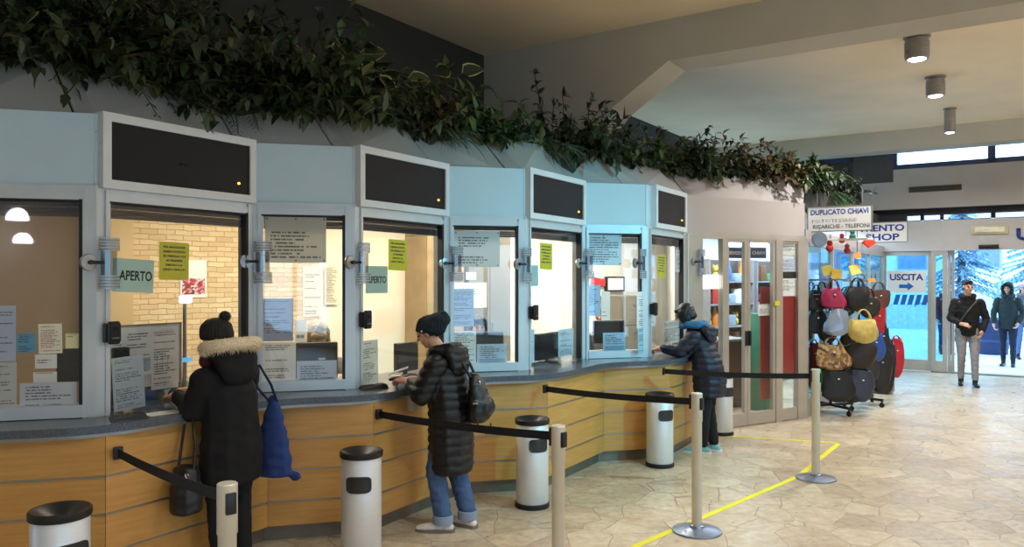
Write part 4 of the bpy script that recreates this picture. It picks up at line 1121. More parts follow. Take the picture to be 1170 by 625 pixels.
# desk lamp pole with lit head in the first wide window
q = on_bay(1, 211, 400, -.30)
zt = zat(342, q[1])
t = thing('desk_lamp', 'slim grey pole lamp with white lit head behind the first wide window', 'lamp', (q[0],q[1],ZC), bay(1)[4])
MB().lathe([(.06,0),(.06,.012),(.015,.02),(.012,zt-ZC-.03),(0,zt-ZC-.03)],n=16).build('pole', M['steelg'], t)
MB().box((0,-.01,zt-ZC),(.07,.06,.05),bev=.008).build('lamp_head', emat('desk_lamp_glow',(220,235,255),3), t)
MB().box((.0,-.01,zat(411,q[1])-ZC),(.09,.02,.03),bev=.004).build('clip', emat('clip_screen',(90,170,220),.9), t)
# small desk clutter, third wide window
for k, (px, py, c, lab, hh) in enumerate(((622,410,(220,220,216),'white paper cup beside the third wide window monitor',.07),(637,407.5,(200,160,90),'small ochre box by the pale notice of the third wide window',.06),(630,409,(70,100,150),'small blue box behind the third wide window glass',.05))):
    p = on_counter(px, py); n = bay(5)[3]; p = Vector((p.x,p.y,ZC))
    mb = MB()
    if k == 0: mb.lathe([(.022,0),(.03,hh),(.027,hh),(.02,.005),(0,.005)],n=16)
    else: mb.box((0,0,hh/2),(.06,.04,hh),bev=.004)
    o = mb.build('paper_cup' if k == 0 else 'small_box', pm('clutter_%d'%k, c, .5), None, loc=p, rz=.6); tag(o, lab, 'cup' if k == 0 else 'box')
q = on_bay(0, 32, 429, -.16)
o = MB().cyl((0,0,0),(0,0,.10),.022,n=16,mi=0).cyl((0,0,.10),(0,0,.15),.022,n=16,mi=1).build('glue_stick', [M['signw'], pm('red_cap',(190,40,36),.4)], None, loc=(q[0],q[1],ZC)); tag(o, 'white tube with red cap standing above the landscape notice in the unserved window', 'tube')
# ------------------------------------------------------------------ waste bins
def bin_mesh():
    t = thing('waste_bin', '', 'waste bin', (0,0,0), 0, 'steel waste bins along the counter')
    r = .128
    MB().lathe([(r,.035),(r,.665),(r-.004,.67),(r-.004,.03)], n=40, closed=True).build('body', M['alu'], t)
    MB().lathe([(r+.006,0),(r+.008,.006),(r+.008,.034),(r,.04),(0,.04)], n=40).build('base_ring', M['blackr'], t)
    MB().lathe([(r+.006,.655),(r+.010,.66),(r+.010,.69),(r+.002,.697),(r-.02,.69),(r*.55,.668),(.045,.655),(.04,.60),(0,.60)], n=40).build('ashtray_lid', M['black'], t)
    mb = MB(); n = 14; vs = []; fs = []
    # rounded opening flap wrapped on the drum, facing local -Y
    W = .165; H = .105; rc = .035
    prof = []
    for j in range(28):
        a = 2*PI*j/28; x = abs(math.cos(a))**.45*math.copysign(1,math.cos(a))*W/2; z = abs(math.sin(a))**.45*math.copysign(1,math.sin(a))*H/2
        prof.append((x,z))
    def wrap(x,z,rr): a = x/r; return (rr*math.sin(a), -rr*math.cos(a), .50+z)
    nx = 11
    ring0 = [wrap(x,z,r+.001) for x,z in prof]; ring1 = [wrap(x,z,r+.006) for x,z in prof]; ring2 = [wrap(x*.9,z*.9,r+.006) for x,z in prof]; ring3 = [wrap(x*.86,z*.86,r+.003) for x,z in prof]
    rings = [ring0, ring1, ring2, ring3] + [[wrap(x*s,z*s,r+.003) for x,z in prof] for s in (.6,.3,.02)]
    MB().loft(rings).build('flap', pm('bin_flap',(38,38,38),.5), t)
    return t
tb = bin_mesh()
camdir = lambda p: math.atan2(-p.y, -p.x)
bins = [(-2.17,3.70,.45,'steel waste bin with black lid cut by the picture bottom'),
        (-.97,4.96,-.15,'steel waste bin nearest the backpack woman, between her and the fur-hood customer'),
        (.16,6.09,.45,'steel waste bin behind the square-headed barrier post, mid counter'),
        (1.42,7.40,.55,'steel waste bin at the bend of the counter before the bob-haired customer'),
        (2.42,8.90,.75,'steel waste bin by the shop door, half hidden by the bob-haired customer')]
for k, (x, y, tw, lab) in enumerate(bins):
    rz = camdir(Vector((x,y,0))) + PI/2 + tw
    if k == 0: tb.location = (x,y,0); tb.rotation_euler = (0,0,rz); tb['label'] = lab
    else: dup(tb, (x,y,0), rz, lab)

# ------------------------------------------------------------------ barrier posts with belts to the counter
def stanchion(x, y, wx, wy, wz, lab, with_base=True):
    """post at x, y; its belt runs to the clip at w on the counter front"""
    H = .985
    t = thing('barrier_post', lab, 'barrier post', (x,y,0), 0, 'belt barrier posts')
    MB().lathe([(.0,.02),(.036,.02),(.036,.78),(.040,.785),(.040,H-.004),(.036,H),(0,H)], n=28).build('pole', M['post'], t)
    MB().lathe([(.172,0),(.175,.004),(.172,.012),(.12,.022),(.05,.03),(.046,.045),(.037,.05),(.0,.05)], n=44).build('base', M['baseplate'], t)
    v = Vector((wx-x, wy-y, 0)); L = v.length; d = v.normalized(); ang = math.atan2(d.y,d.x)
    zt = H-.065
    MB().box((d.x*.036,d.y*.036,zt),(.03,.05,.105),ang,bev=.006).build('belt_cassette', M['black'], t)
    MB().box((-d.x*.038,-d.y*.038,zt-.01),(.02,.042,.085),ang,bev=.005).build('receiver', M['black'], t)
    n = 14; vs = []; fs = []
    for j in range(n+1):
        u = j/n; p = d*(.05 + (L-.07)*u); z = zt + (wz-zt)*u - .014*4*u*(1-u)
        s = Vector((-d.y,d.x,0))*.0012
        for sg in (1,-1):
            for hz in (.024,-.024): vs.append((p.x+s.x*sg, p.y+s.y*sg, z+hz))
    for j in range(n):
        b = 4*j
        for q0,q1 in ((0,1),(1,3),(3,2),(2,0)): fs.append((b+q0,b+q1,b+4+q1,b+4+q0))
    fs += [(0,1,3,2),(4*n,4*n+2,4*n+3,4*n+1)]
    MB()._add(vs,fs).build('belt', M['belt'], t, smooth=0)
    e = d*(L-.02)
    MB().box((e.x,e.y,wz),(.022,.05,.07),ang,bev=.005).build('wall_clip', M['black'], t)
    return t
def wood_pt(i, px, off=.305):
    a, b, d, n, th, L = bay(i); A = a+n*off; t = rayline(px, A, d); return A + d*t
labs = ['barrier post in front of the fur-hood customer, cut by the picture bottom','barrier post with belt passing behind the backpack woman, cut by the picture bottom',
        'barrier post on the yellow tape with round base, nearer of the two whole ones','barrier post whose belt reaches the bob-haired customer, beside the tape corner']
for (px, hy, X, Y, i, wx, wyp), lab in zip(((260,553,-1.135,3.07,1,134,517),(638,487,.257,4.27,3,431,473),(796,0,1.315,5.48,5,621,444),(932,0,2.73,6.92,7,756,424)), labs):
    w = wood_pt(i, wx); stanchion(X, Y, w.x, w.y, zat(wyp, w.y), lab)
# ------------------------------------------------------------------ yellow tape on the floor
def tape(pts, w=.05):
    pts = [floorpt(*p) for p in pts]; mb = MB()
    L = offset_poly(pts, w/2); Rr = offset_poly(pts, -w/2)
    mb.strip(L, Rr, .0005, .002); return mb.build('floor_tape', M['tape'], None, smooth=0)
o = tape([(690,640),(772,604.5),(912,544.5),(958,507)]); tag(o, 'long yellow waiting line tape stuck on the stone floor', 'tape')
o = tape([(955,506.0),(826,498)], .045); tag(o, 'short yellow tape running from the line corner towards the shop door', 'tape')

# ------------------------------------------------------------------ bag stands and bags
def leather(name, c, rough=.45): return pm(name, c, rough, 0, .18, 14, .25, 80)
def bag_stand(x, y, h, lab, rot):
    t = thing('bag_stand', lab, 'bag stand', (x,y,0), rot)
    MB().cyl((0,0,.10),(0,0,h),.02,n=12).build('pole', M['black'], t)
    for k in range(4):
        a = k*PI/2; ex = Vector((math.cos(a),math.sin(a),0))*.36
        l = MB().box((ex.x*.5,ex.y*.5,.105),(.36,.035,.03),a).build('leg', M['black'], t, smooth=0)
        MB().cyl((ex.x*.96-.03*ex.y,ex.y*.96+.03*ex.x,.035),(ex.x*.96+.03*ex.y,ex.y*.96-.03*ex.x,.035),.034,n=16).cyl((ex.x*.96,ex.y*.96,.035),(ex.x*.96,ex.y*.96,.10),.012,n=8).build('caster', M['blackr'], l)
    for z in (h-.02, h*.74, h*.5, h*.32):
        for k in range(4):
            a = k*PI/2+PI/4; ex = Vector((math.cos(a),math.sin(a),0))
            MB().tube([(0,0,z),ex*.2+Vector((0,0,z)),ex*.24+Vector((0,0,z+.03))],.006,6).build('hook', M['steelg'], t)
    MB().lathe([(.20,h-.02),(.206,h-.02),(.206,h-.01),(.20,h-.01)],n=28,closed=True).build('top_ring', M['steelg'], t)
    return t
ST = [(4.28,10.35),(4.95,11.0)]
bag_stand(*ST[0], 1.80, 'wheeled black bag stand nearer the shop corner', .3)
bag_stand(*ST[1], 1.78, 'wheeled black bag stand nearer the entrance doors', .6)
def bag(px0, py0, px1, py1, Y, col, lab, kind='tote', hl=.12, mat=None, rot=0, name='handbag'):
    """bag seen between two picture corners at depth Y: tapered padded body, two handles, clasp"""
    x0, x1 = (px0-CX)/F*Y, (px1-CX)/F*Y; z1, z0 = zat(py0,Y), zat(py1,Y)
    w, h = (x1-x0)*1.13, z1-z0; z0 -= h*.06; h *= 1.06; t = thing(name, lab, 'bag', ((x0+x1)/2, Y, z0), rot)
    m = mat or leather('leather_%d_%d_%d' % col, col); dep = min(.17, w*.5)
    rings = []; ns = 9
    for j in range(ns):
        u = j/(ns-1)
        sd = sum(ord(ch) for ch in lab) % 17
        if kind == 'tote': ww = w*(.90+.22*math.sin(PI*u**.7)-.26*u); dd = dep*(.9-.55*u**1.5)
        elif kind == 'round': ww = w*math.sin(PI*(.16+.62*u))**.6; dd = dep*math.sin(PI*(.16+.62*u))
        else: ww = w*(.62+.42*math.sin(PI*(.1+.75*u))); dd = dep*(1-.5*u)
        if j == 0: ww *= .72; dd *= .6
        ring = []
        for k in range(24):
            a = 2*PI*k/24; ca, sa = math.cos(a), math.sin(a)
            wob = 1+.055*math.sin(5*a+u*5+sd)*(.5+u)+.03*math.sin(11*a-u*7+sd)
            ring.append((ww/2*abs(ca)**.8*math.copysign(1,ca)*wob + w*.05*math.sin(sd+u*2.5), dd/2*abs(sa)**.8*math.copysign(1,sa)*wob, h*(u + .05*math.sin(2*a+sd)*u + .06*abs(ca)**2*(1-u)*(1 if u < .5 else 0))))
        rings.append(ring)
    MB().loft(rings).build('body', m, t)
    hm = M['black'] if sum(col) > 330 else m
    for s in (-1,1):
        pts = []
        for j in range(11):
            a = PI*j/10; pts.append((-w*.24*math.cos(a), s*dep*.16*(1-.6*math.sin(a)), h-.02+(hl+.02)*math.sin(a)))
        MB().tube(pts, .007, 7).build('handle', m, t)
    MB().box((0,-dep*.22-.02,h*.72),(.03,.02,.022),bev=.004).build('clasp', M['chrome'], t)
    return t
Y1, Y2 = 10.12, 10.75
bag(924,336,941,354,10.20,(26,24,26),'black handbag on the top row beside the crimson one')
bag(940,330,964,352,10.05,(150,24,70),'crimson handbag with white tag, top row of the stand')
bag(966,328,993,354,10.10,(22,22,24),'black round handbag on the top row, right of the crimson one','round')
bag(992,332,1016,352,10.75,(84,44,36),'brown striped handbag on the top row by the doors','duffel')
bag(923,356,944,380,10.22,(30,32,34),'black ribbed handbag beside the silver one','tote')
bag(944,354,969,382,10.02,(150,164,184),'silver blue shopper bag on the second row','tote',.10,pm('silver_leather',(150,166,188),.25,.4))
bag(971,366,1002,391,10.0,(208,188,104),'pale yellow handbag in the middle of the stand','round',.14)
bag(996,352,1011,382,10.7,(178,28,36),'red handbag behind the pale yellow one','duffel')
def print_mat():
    t = NT('gold_print_leather'); v = t.coord(); n = t.n('ShaderNodeTexVoronoi'); n.inputs['Scale'].default_value = 26; t.l(v, n.inputs['Vector'])
    s = t.n('ShaderNodeSeparateColor'); t.l(n.outputs['Color'], s.inputs[0])
    t.princ(t.ramp(s.outputs[0], (0, srgb(60,40,26)), (.4, srgb(150,112,66)), (.7, srgb(196,164,112)), (1, srgb(90,60,36))), .4); return t.m
bag(934,394,968,421,10.0,(150,112,66),'gold and brown patterned handbag on the third row','tote',.10,print_mat())
bag(969,392,999,421,10.06,(36,32,30),'very dark brown slouchy handbag beside the patterned one','round',.12)
bag(990,382,1009,411,10.6,(36,80,160),'bright blue bag hanging behind the yellow one','duffel')
bag(934,424,950,447,10.12,(44,140,50),'green bag low on the stand beside the barrier post','duffel')
bag(940,422,972,457,10.0,(20,20,22),'black shiny shopper on the lowest row with metal ring','tote',.08)
bag(972,424,996,457,10.05,(50,56,76),'dark navy cloth bag on the lowest row','duffel',.08)
bag(996,400,1017,446,10.9,(26,26,28),'black ruffled bag hanging low at the entrance side','duffel',.08)
bag(1010,392,1022,432,11.2,(34,38,60),'narrow navy umbrella bag beside the red one','duffel',.06)
bag(1017,388,1031,429,11.3,(176,24,46),'red bag outermost towards the entrance doors','duffel',.06)
bag(925,393,936,430,10.35,(120,30,40),'dark red bag half hidden behind the barrier post','duffel',.06)
for a_ in ((930,332,948,352,10.45,(40,34,32),'dark brown bag behind the black and crimson ones on the top row','duffel'),
 (956,338,975,360,10.5,(26,30,44),'deep navy bag wedged between crimson and black bags','tote'),
 (984,340,1003,362,10.4,(34,28,26),'dark brown bag behind the round black one','duffel'),
 (936,366,955,390,10.45,(22,22,24),'small black bag behind the silver blue shopper','duffel'),
 (960,376,980,402,10.45,(48,36,28),'chocolate brown bag under the silver blue shopper','tote'),
 (1000,376,1016,402,10.95,(30,30,34),'black bag below the red one on the entrance side','duffel'),
 (952,402,974,430,10.45,(24,24,26),'black bag behind the gold patterned one','tote'),
 (984,408,1002,434,10.45,(44,44,46),'charcoal bag behind the slouchy brown one','duffel'),
 (926,420,944,446,10.4,(70,30,34),'maroon bag behind the green one','duffel'),
 (1004,410,1020,448,11.0,(18,18,20),'long black bag at the foot of the entrance side stand','duffel'),
 (960,430,984,458,10.4,(28,28,30),'black bag behind the lowest shopper','tote')):
    bag(*a_)
# price cards on the stands
for k, (px, py, rot, Y, lab) in enumerate(((945,309,-12,10.05,'olive yellow price card tilted on top of the bag stand'),(956,313,6,10.0,'dull gold price card in the middle of the bag stand top'),(977,308,-14,10.0,'bright pale yellow price card on the bag stand'),(996,320,0,10.7,'small orange price card above the brown striped bag'))):
    c = [(170,160,50),(176,146,40),(232,218,110),(230,150,50)][k]
    o = MB().box((0,0,0),(.13 if k < 3 else .10,.004,.13 if k < 3 else .05)).build('price_card', pm('price_card_%d'%k,c,.6), None, smooth=0, loc=((px-CX)/F*Y,Y,zat(py,Y)))
    o.rotation_euler = (R(-15),R(rot),0); tag(o, lab, 'price card')
    MB().cyl((0,.004,-.06),(0,.03,-.16),.004,n=6).build('holder', M['steelg'], o)
# trinkets hung under the shop sign
Y = 9.95
t = thing('round_mirror', 'round grey mirror disc hung under the DUPLICATO CHIAVI sign', 'mirror', ((936.5-CX)/F*Y, Y, zat(273.5,Y)), 0)
MB().cyl((0,0,0),(0,.02,0),.10,n=32).build('backing', M['steelg'], t)
MB().cyl((0,-.004,0),(0,0,0),.09,n=32).build('mirror_face', pm('mirror_grey',(120,124,130),.2,.6), t)
MB().cyl((0,.01,.09),(0,.01,.18),.005,n=6).build('hanger', M['steelg'], t)
t = thing('display_rail', 'white display rail hung under the shop sign over the bags', 'rail', ((970-CX)/F*10.0, 10.0, zat(273.5,10.0)), HALLROT+.3)
MB().box((0,0,0),(.58,.04,.028),bev=.005).build('bar', M['signw'], t)
for s in (-1,1): MB().cyl((s*.22,0,.01),(s*.22,0,.08),.005,n=6).build('hanger', M['steelg'], t)
for k, (px, py, c, Y, hh, lab) in enumerate(((948,281,(196,40,40),10.1,.15,'red plush trinket hanging under the rail, next to the mirror disc'),(962,272,(214,60,60),10.15,.13,'pinkish red trinket behind the display rail'),(974,268,(30,110,90),10.2,.13,'green trinket hanging behind the display rail'),(968,284,(180,60,60),10.15,.13,'dull red trinket hanging below the display rail'),(993,277,(230,70,40),10.0,.10,'bright orange red arrow shaped trinket at the end of the display rail'))):
    o = thing('hanging_trinket', lab, 'trinket', ((px-CX)/F*Y, Y, zat(py,Y)-hh/2), 0)
    m = pm('trinket_%d'%k, c, .6)
    if k == 4: MB()._add([(-.09,0,.05),(.0,0,.12),(.10,0,.05),(0,0,-.02),(-.09,.03,.05),(.0,.03,.12),(.10,.03,.05),(0,.03,-.02)],[(0,1,2,3),(7,6,5,4),(0,4,5,1),(1,5,6,2),(2,6,7,3),(3,7,4,0)]).build('body', m, o, smooth=0)
    else: MB().ball((0,0,hh*.3),(hh*.34,hh*.26,hh*.34),12).ball((0,0,hh*.75),hh*.25,12).build('body', m, o)
    MB().cyl((0,0,hh*.9),(0,0,hh*1.5),.003,n=5).build('string', M['steelg'], o)
o = MB().box((0,0,0),(.07,.03,.08),bev=.006).build('lit_sign', emat('lit_orange_sign',(255,110,40),2.5), None, loc=((980-CX)/F*10.9,10.9,zat(292,10.9))); tag(o, 'small orange lit sign glowing among the trinkets above the bags', 'sign')
o2 = MB().cyl((0,.02,0),(0,.02,.6),.005,n=6).build('cable', M['black'], o)
q = floorpt(1010, 452)
t = thing('plinth_box', 'plain grey box plinth on the floor behind the bag stands', 'plinth', (q.x+.1,q.y+.3,0), HALLROT)
MB().box((0,0,.30),(.34,.34,.56),bev=.008).build('body', pm('plinth_box_grey',(140,136,130),.6), t)
MB().box((0,0,.59),(.38,.38,.03),bev=.006).build('top', pm('plinth_box_top',(160,156,150),.5), t)
# ------------------------------------------------------------------ people
def icopts(n=1):
    bm = bmesh.new(); bmesh.ops.create_icosphere(bm, subdivisions=n, radius=1); r = [v.co.copy() for v in bm.verts]; bm.free(); return r
ICO = icopts(2)
class Blob:
    def __init__(s): s.v = []; s.f = []; s.T = Matrix.Identity(4)
    def _hull(s, pts):
        bm = bmesh.new()
        for p in pts: bm.verts.new(s.T @ p)
        r = bmesh.ops.convex_hull(bm, input=bm.verts[:])
        bmesh.ops.delete(bm, geom=list({g for g in list(r['geom_interior'])+list(r['geom_unused']) if isinstance(g, bmesh.types.BMVert)}), context='VERTS')
        bm.verts.index_update(); b = len(s.v)
        s.v += [tuple(v.co) for v in bm.verts]; s.f += [[b+v.index for v in f.verts] for f in bm.faces]; bm.free()
    def _ball(s, c, r):
        c = Vector(c)
        if not hasattr(r, '__len__'): r = (r,r,r)
        return [c + Vector((p.x*r[0], p.y*r[1], p.z*r[2])) for p in ICO]
    def cap(s, a, ra, b, rb): s._hull(s._ball(a,ra)+s._ball(b,rb)); return s
    def ell(s, c, r): s._hull(s._ball(c,r)); return s
    def chain(s, *pr):
        for (a,ra),(b,rb) in zip(pr, pr[1:]): s.cap(a,ra,b,rb)
        return s
    def build(s, name, mat, parent, voxel=.010, smooth=3, disp=None):
        me = bpy.data.meshes.new(name); me.from_pydata(s.v, [], s.f)
        ob = bpy.data.objects.new(name, me); COL.objects.link(ob)
        m = ob.modifiers.new('r','REMESH'); m.mode = 'VOXEL'; m.voxel_size = voxel
        if smooth:
            k = ob.modifiers.new('s','SMOOTH'); k.factor = .5; k.iterations = smooth
        dg = bpy.context.evaluated_depsgraph_get(); dg.update()
        me2 = bpy.data.meshes.new_from_object(ob.evaluated_get(dg))
        bpy.data.objects.remove(ob); bpy.data.meshes.remove(me)
        if disp:
            ns = [v.normal.copy() for v in me2.vertices]
            for v, n in zip(me2.vertices, ns): v.co += n*disp(v.co)
        me2.materials.clear()
        for mm in (mat if isinstance(mat,(list,tuple)) else [mat]): me2.materials.append(mm)
        me2.polygons.foreach_set('use_smooth',[True]*len(me2.polygons)); me2.update()
        return link(name, me2, parent)
def quilt(period, amp, off=0, jit=.3):
    def f(p):
        w = mnoise.noise(Vector((p.x*7,p.y*7,p.z*5)))*jit*period
        return amp*(abs(math.sin(PI*(p.z+off+w)/period))**.6-.6) + .004*mnoise.noise(p*28)
    return f
def wrinkle(amp, sc=14):
    return lambda p: amp*mnoise.noise(Vector((p.x*sc,p.y*sc,p.z*sc*1.7)))
def rib(amp, n=26, c=(0,0)):
    return lambda p: amp*math.sin(n*math.atan2(p.y-c[1],p.x-c[0]))+.002*mnoise.noise(p*40)

def add_head(B, c, yaw=0, pitch=0, s=1.0):
    """head on B with face, ears and jaw; c is the skull centre"""
    old = B.T.copy()
    B.T = old @ Matrix.Translation(Vector(c)) @ Matrix.Rotation(yaw,4,'Z') @ Matrix.Rotation(pitch,4,'X') @ Matrix.Scale(s,4)
    B.ell((0,-.012,.018),(.074,.094,.088))
    B.cap((0,.030,-.01),(.062,.055,.06),(0,.046,-.082),(.036,.034,.026))      # face to chin
    B.cap((0,.0,-.06),(.055,.05,.03),(0,.04,-.085),(.034,.03,.02))            # jaw
    B.cap((0,.088,.012),(.010,.010,.014),(0,.108,-.022),(.014,.013,.010))     # nose
    B.cap((-.034,.078,.026),(.018,.009,.007),(.034,.078,.026),(.018,.009,.007)) # brow
    B.ell((-.040,.062,-.026),(.022,.02,.018)); B.ell((.040,.062,-.026),(.022,.02,.018))
    B.cap((-.015,.081,-.051),(.012,.009,.007),(.015,.081,-.051),(.012,.009,.007)) # lips
    for q in (-1,1): B.ell((q*.074,-.006,-.004),(.010,.020,.030))
    B.T = old
    return Matrix.Translation(Vector(c)) @ Matrix.Rotation(yaw,4,'Z') @ Matrix.Rotation(pitch,4,'X') @ Matrix.Scale(s,4)
def face_details(H, parent, hairm):
    for q in (-1,1): MB().ball(H @ Vector((q*.030,.082,.006)), .0085, 8).build('eye', M['eye'], parent)
    for q in (-1,1): MB().tube([H @ Vector((q*x,y,z)) for x,y,z in ((.014,.088,.026),(.032,.086,.032),(.048,.072,.026))], .0035, 6).build('eyebrow', hairm, parent)
    MB().tube([H @ Vector((x,y,-.051)) for x,y in ((-.022,.081),(-.008,.090),(.008,.090),(.022,.081))], .0045, 6).build('mouth', M['lips'], parent)
def add_hand(B, wrist, d, up, curl=.5, side=1, s=1.0, r=.0085):
    """palm and five fingers; d: direction of the fingers, up: back of the hand, side: +1 thumb on d x up side"""
    d = Vector(d).normalized(); up = Vector(up); up = (up - d*up.dot(d)).normalized(); lat = d.cross(up)*side
    w = Vector(wrist)
    B.cap(w, .024*s, w+d*.03*s, .026*s)
    k0 = w + d*.085*s
    for j, (o, L) in enumerate(((.028,.066),(.010,.076),(-.009,.070),(-.027,.055))):
        B.cap(w+d*.02*s+lat*o*.6*s, .014*s, k0+lat*o*s, .0125*s)
        p0 = k0+lat*o*s; a = curl*.7; dr = (d*math.cos(a)-up*math.sin(a)); p1 = p0+dr*L*.48*s
        a += curl*.9; dr = (d*math.cos(a)-up*math.sin(a)); p2 = p1+dr*L*.32*s
        a += curl*.6; dr = (d*math.cos(a)-up*math.sin(a)); p3 = p2+dr*L*.25*s
        B.chain((p0,r*1.15*s),(p1,r*1.05*s),(p2,r*s),(p3,r*.85*s))
    t0 = w+d*.025*s+lat*.022*s; t1 = t0+(d*.6+lat*.75-up*.25).normalized()*.042*s; t2 = t1+(d*.9+lat*.25-up*.4*curl).normalized()*.034*s
    B.chain((t0,.014*s),(t1,.011*s),(t2,.009*s))
def fur(mb, path, r, n, rg, L=.03):
    for k in range(n):
        u = rg.random()*(len(path)-1); i = int(u); c = path[i].lerp(path[min(i+1,len(path)-1)], u-i)
        d = Vector((rg.gauss(0,1),rg.gauss(0,1),rg.gauss(0,1))).normalized(); p = c + d*r*.8; q = c + d*(r+L*rg.uniform(.4,1)) + Vector((0,0,-L*.4))
        s = d.cross(Vector((rg.gauss(0,1),rg.gauss(0,1),rg.gauss(0,1)))).normalized()*.0035
        mb._add([p-s,p+s,q],[(0,1,2)])
def shoe(B, ankle, d, s=1.0, h=.075):
    a = Vector(ankle); d = Vector(d).normalized(); f = Vector((a.x,a.y,0))
    B.chain((f-d*.045*s+Vector((0,0,.034)),(.036*s,.036*s,.032)),(f+d*.04*s+Vector((0,0,.036)),(.040*s,.040*s,.034)),(f+d*.12*s+Vector((0,0,.030)),(.043*s,.043*s,.028)),(f+d*.165*s+Vector((0,0,.024)),(.034*s,.034*s,.022)))
    B.cap(f+Vector((0,0,.05)),.04*s,f+Vector((0,0,h+.02)),.043*s)
def sole(mb, ankle, d, s=1.0):
    f = Vector((ankle[0],ankle[1],0)); d = Vector(d).normalized(); l = Vector((-d.y,d.x,0)); pts = []
    for u, w in ((-.085,.02),(-.07,.036),(0,.042),(.08,.046),(.15,.040),(.195,.02)): pts.append((u,w))
    poly = [f+d*u*s+l*w*s for u,w in pts]+[f+d*u*s-l*w*s for u,w in reversed(pts)]
    mb.prism([(p.x,p.y) for p in poly],0.0,.022)

hairdark = quilt_cloth('dark_brown_hair',(34,26,22),.5); hairblack = quilt_cloth('black_hair',(20,19,22),.45)
blond = quilt_cloth('ash_blonde_hair',(172,150,112),.5); hairgrey = quilt_cloth('grey_brown_hair',(92,78,66),.5)
pufblack = quilt_cloth('black_quilted_nylon',(9,9,11),.52); pufnavy = quilt_cloth('navy_quilted_nylon',(15,24,46),.5)
wool = fabric('black_wool_coat',(9,9,13),.3); knit = fabric('dark_teal_knit',(22,36,44),.4,120); knitb = fabric('dark_brown_knit',(44,40,36),.5,120)
denim = fabric('blue_denim',(72,98,138),.3,220); denimc = fabric('pale_denim_turnup',(140,158,184),.2,220); jeansg = fabric('grey_denim',(150,144,146),.2); blackt = fabric('black_trouser_cloth',(18,18,20),.3)

def hz(heading): return math.atan2(heading[1],heading[0])-PI/2

# --- woman with the fur hood at the first wide window
n1 = bay(1)[3]
t = thing('person', 'person in long black coat with cream fur hood, at the first wide window', 'person', (-1.742,4.77,0), hz(-n1))
B = Blob()
H = add_head(B,(0,.145,1.42),0,-.15,.95)
B.chain(((0,.11,1.36),.05),((0,.06,1.24),.06)); B.chain(((0,0,1.19),(.12,.08,.06)),((0,0,.85),(.12,.09,.08)))
for s in (-1,1): B.chain(((s*.085,0,.82),.075),((s*.085,.02,.45),.05),((s*.085,-.01,.08),.038))
Ls, Le, Lw = (-.165,.04,1.19),(-.205,.10,.99),(-.17,.31,1.068)
Rs, Re, Rw = (.165,.04,1.19),(.20,.12,1.0),(.10,.31,1.07)
B.chain((Ls,.05),(Le,.042),(Lw,.03)); B.chain((Rs,.05),(Re,.042),(Rw,.03))
add_hand(B, Lw, (.25,1,-.12),(0,0,1),.45,1); add_hand(B, Rw, (-.2,1,-.1),(0,0,1),.45,-1)
B.build('body', M['skin'], t, .0068, 2)
B = Blob()
B.chain(((0,-.01,.56),(.205,.15,.03)),((0,-.01,.74),(.215,.155,.05)),((0,0,.93),(.19,.14,.06)),((0,.02,1.10),(.195,.14,.06)),((0,.04,1.20),(.165,.115,.06)),((0,.08,1.29),(.085,.08,.04)))
B.chain((Ls,(.08,.08,.075)),(Le,.066),((Lw[0]*.99,Lw[1]-.035,Lw[2]+.002),.047)); B.chain((Rs,(.08,.08,.075)),(Re,.066),((Rw[0],Rw[1]-.04,Rw[2]+.002),.047))
B.build('coat', wool, t, .012, 3, wrinkle(.009,11))
B = Blob(); B.cap((0,-.025,1.345),(.165,.085,.06),(0,-.085,1.22),(.14,.05,.08)); B.ell((0,.03,1.34),(.16,.12,.05))
B.build('hood', wool, t, .012, 3, wrinkle(.008,13))
path = [Vector((.165*math.cos(a), -.0+.125*math.sin(a), 1.385-.02*math.sin(a))) for a in [2*PI*k/40 for k in range(41)]]
cream = fabric('cream_fur',(232,214,180),.25,90); mb = MB(); mb.tube(path[:-1]+[path[0]], .038, 10); fur(mb, path, .034, 2600, random.Random(2), .03)
mb.build('fur_trim', cream, t, fix=False)
B = Blob(); B.chain(((-.08,.12,1.34),.042),((0,.17,1.325),.045),((.08,.12,1.34),.042)); B.chain(((-.095,.10,1.335),.045),((-.13,.07,1.29),.04)); B.build('scarf', fabric('dark_red_scarf',(84,26,32),.3,140), t, .010, 2)
B = Blob(); B.ell((0,.135,1.47),(.098,.112,.085)); B.cap((0,.13,1.425),(.098,.112,.02),(0,.135,1.46),(.10,.113,.02)); B.build('knit_hat', knitb, t, .009, 2, rib(.003,30,(0,.135)))
mb = MB(); mb.ball((.035,.10,1.56),.036,14); fur(mb,[Vector((.035,.10,1.56))]*2,.03,500,random.Random(4),.018); mb.build('pompom', knitb, t, fix=False)
B = Blob()
for s in (-1,1): B.chain(((s*.085,0,.80),.095),((s*.09,.015,.45),.066),((s*.09,-.01,.10),.052))
B.build('trousers', blackt, t, .012, 3, wrinkle(.006,16))
for s in (-1,1): B = Blob(); shoe(B,(s*.09,-.01,.08),(s*.15,1,0),1,.10); B.build('boot', M['black'], t, .009, 2)
w1 = t
def wpt(t, p): return Matrix.Translation(t.location) @ Matrix.Rotation(t.rotation_euler.z,4,'Z') @ Vector(p)
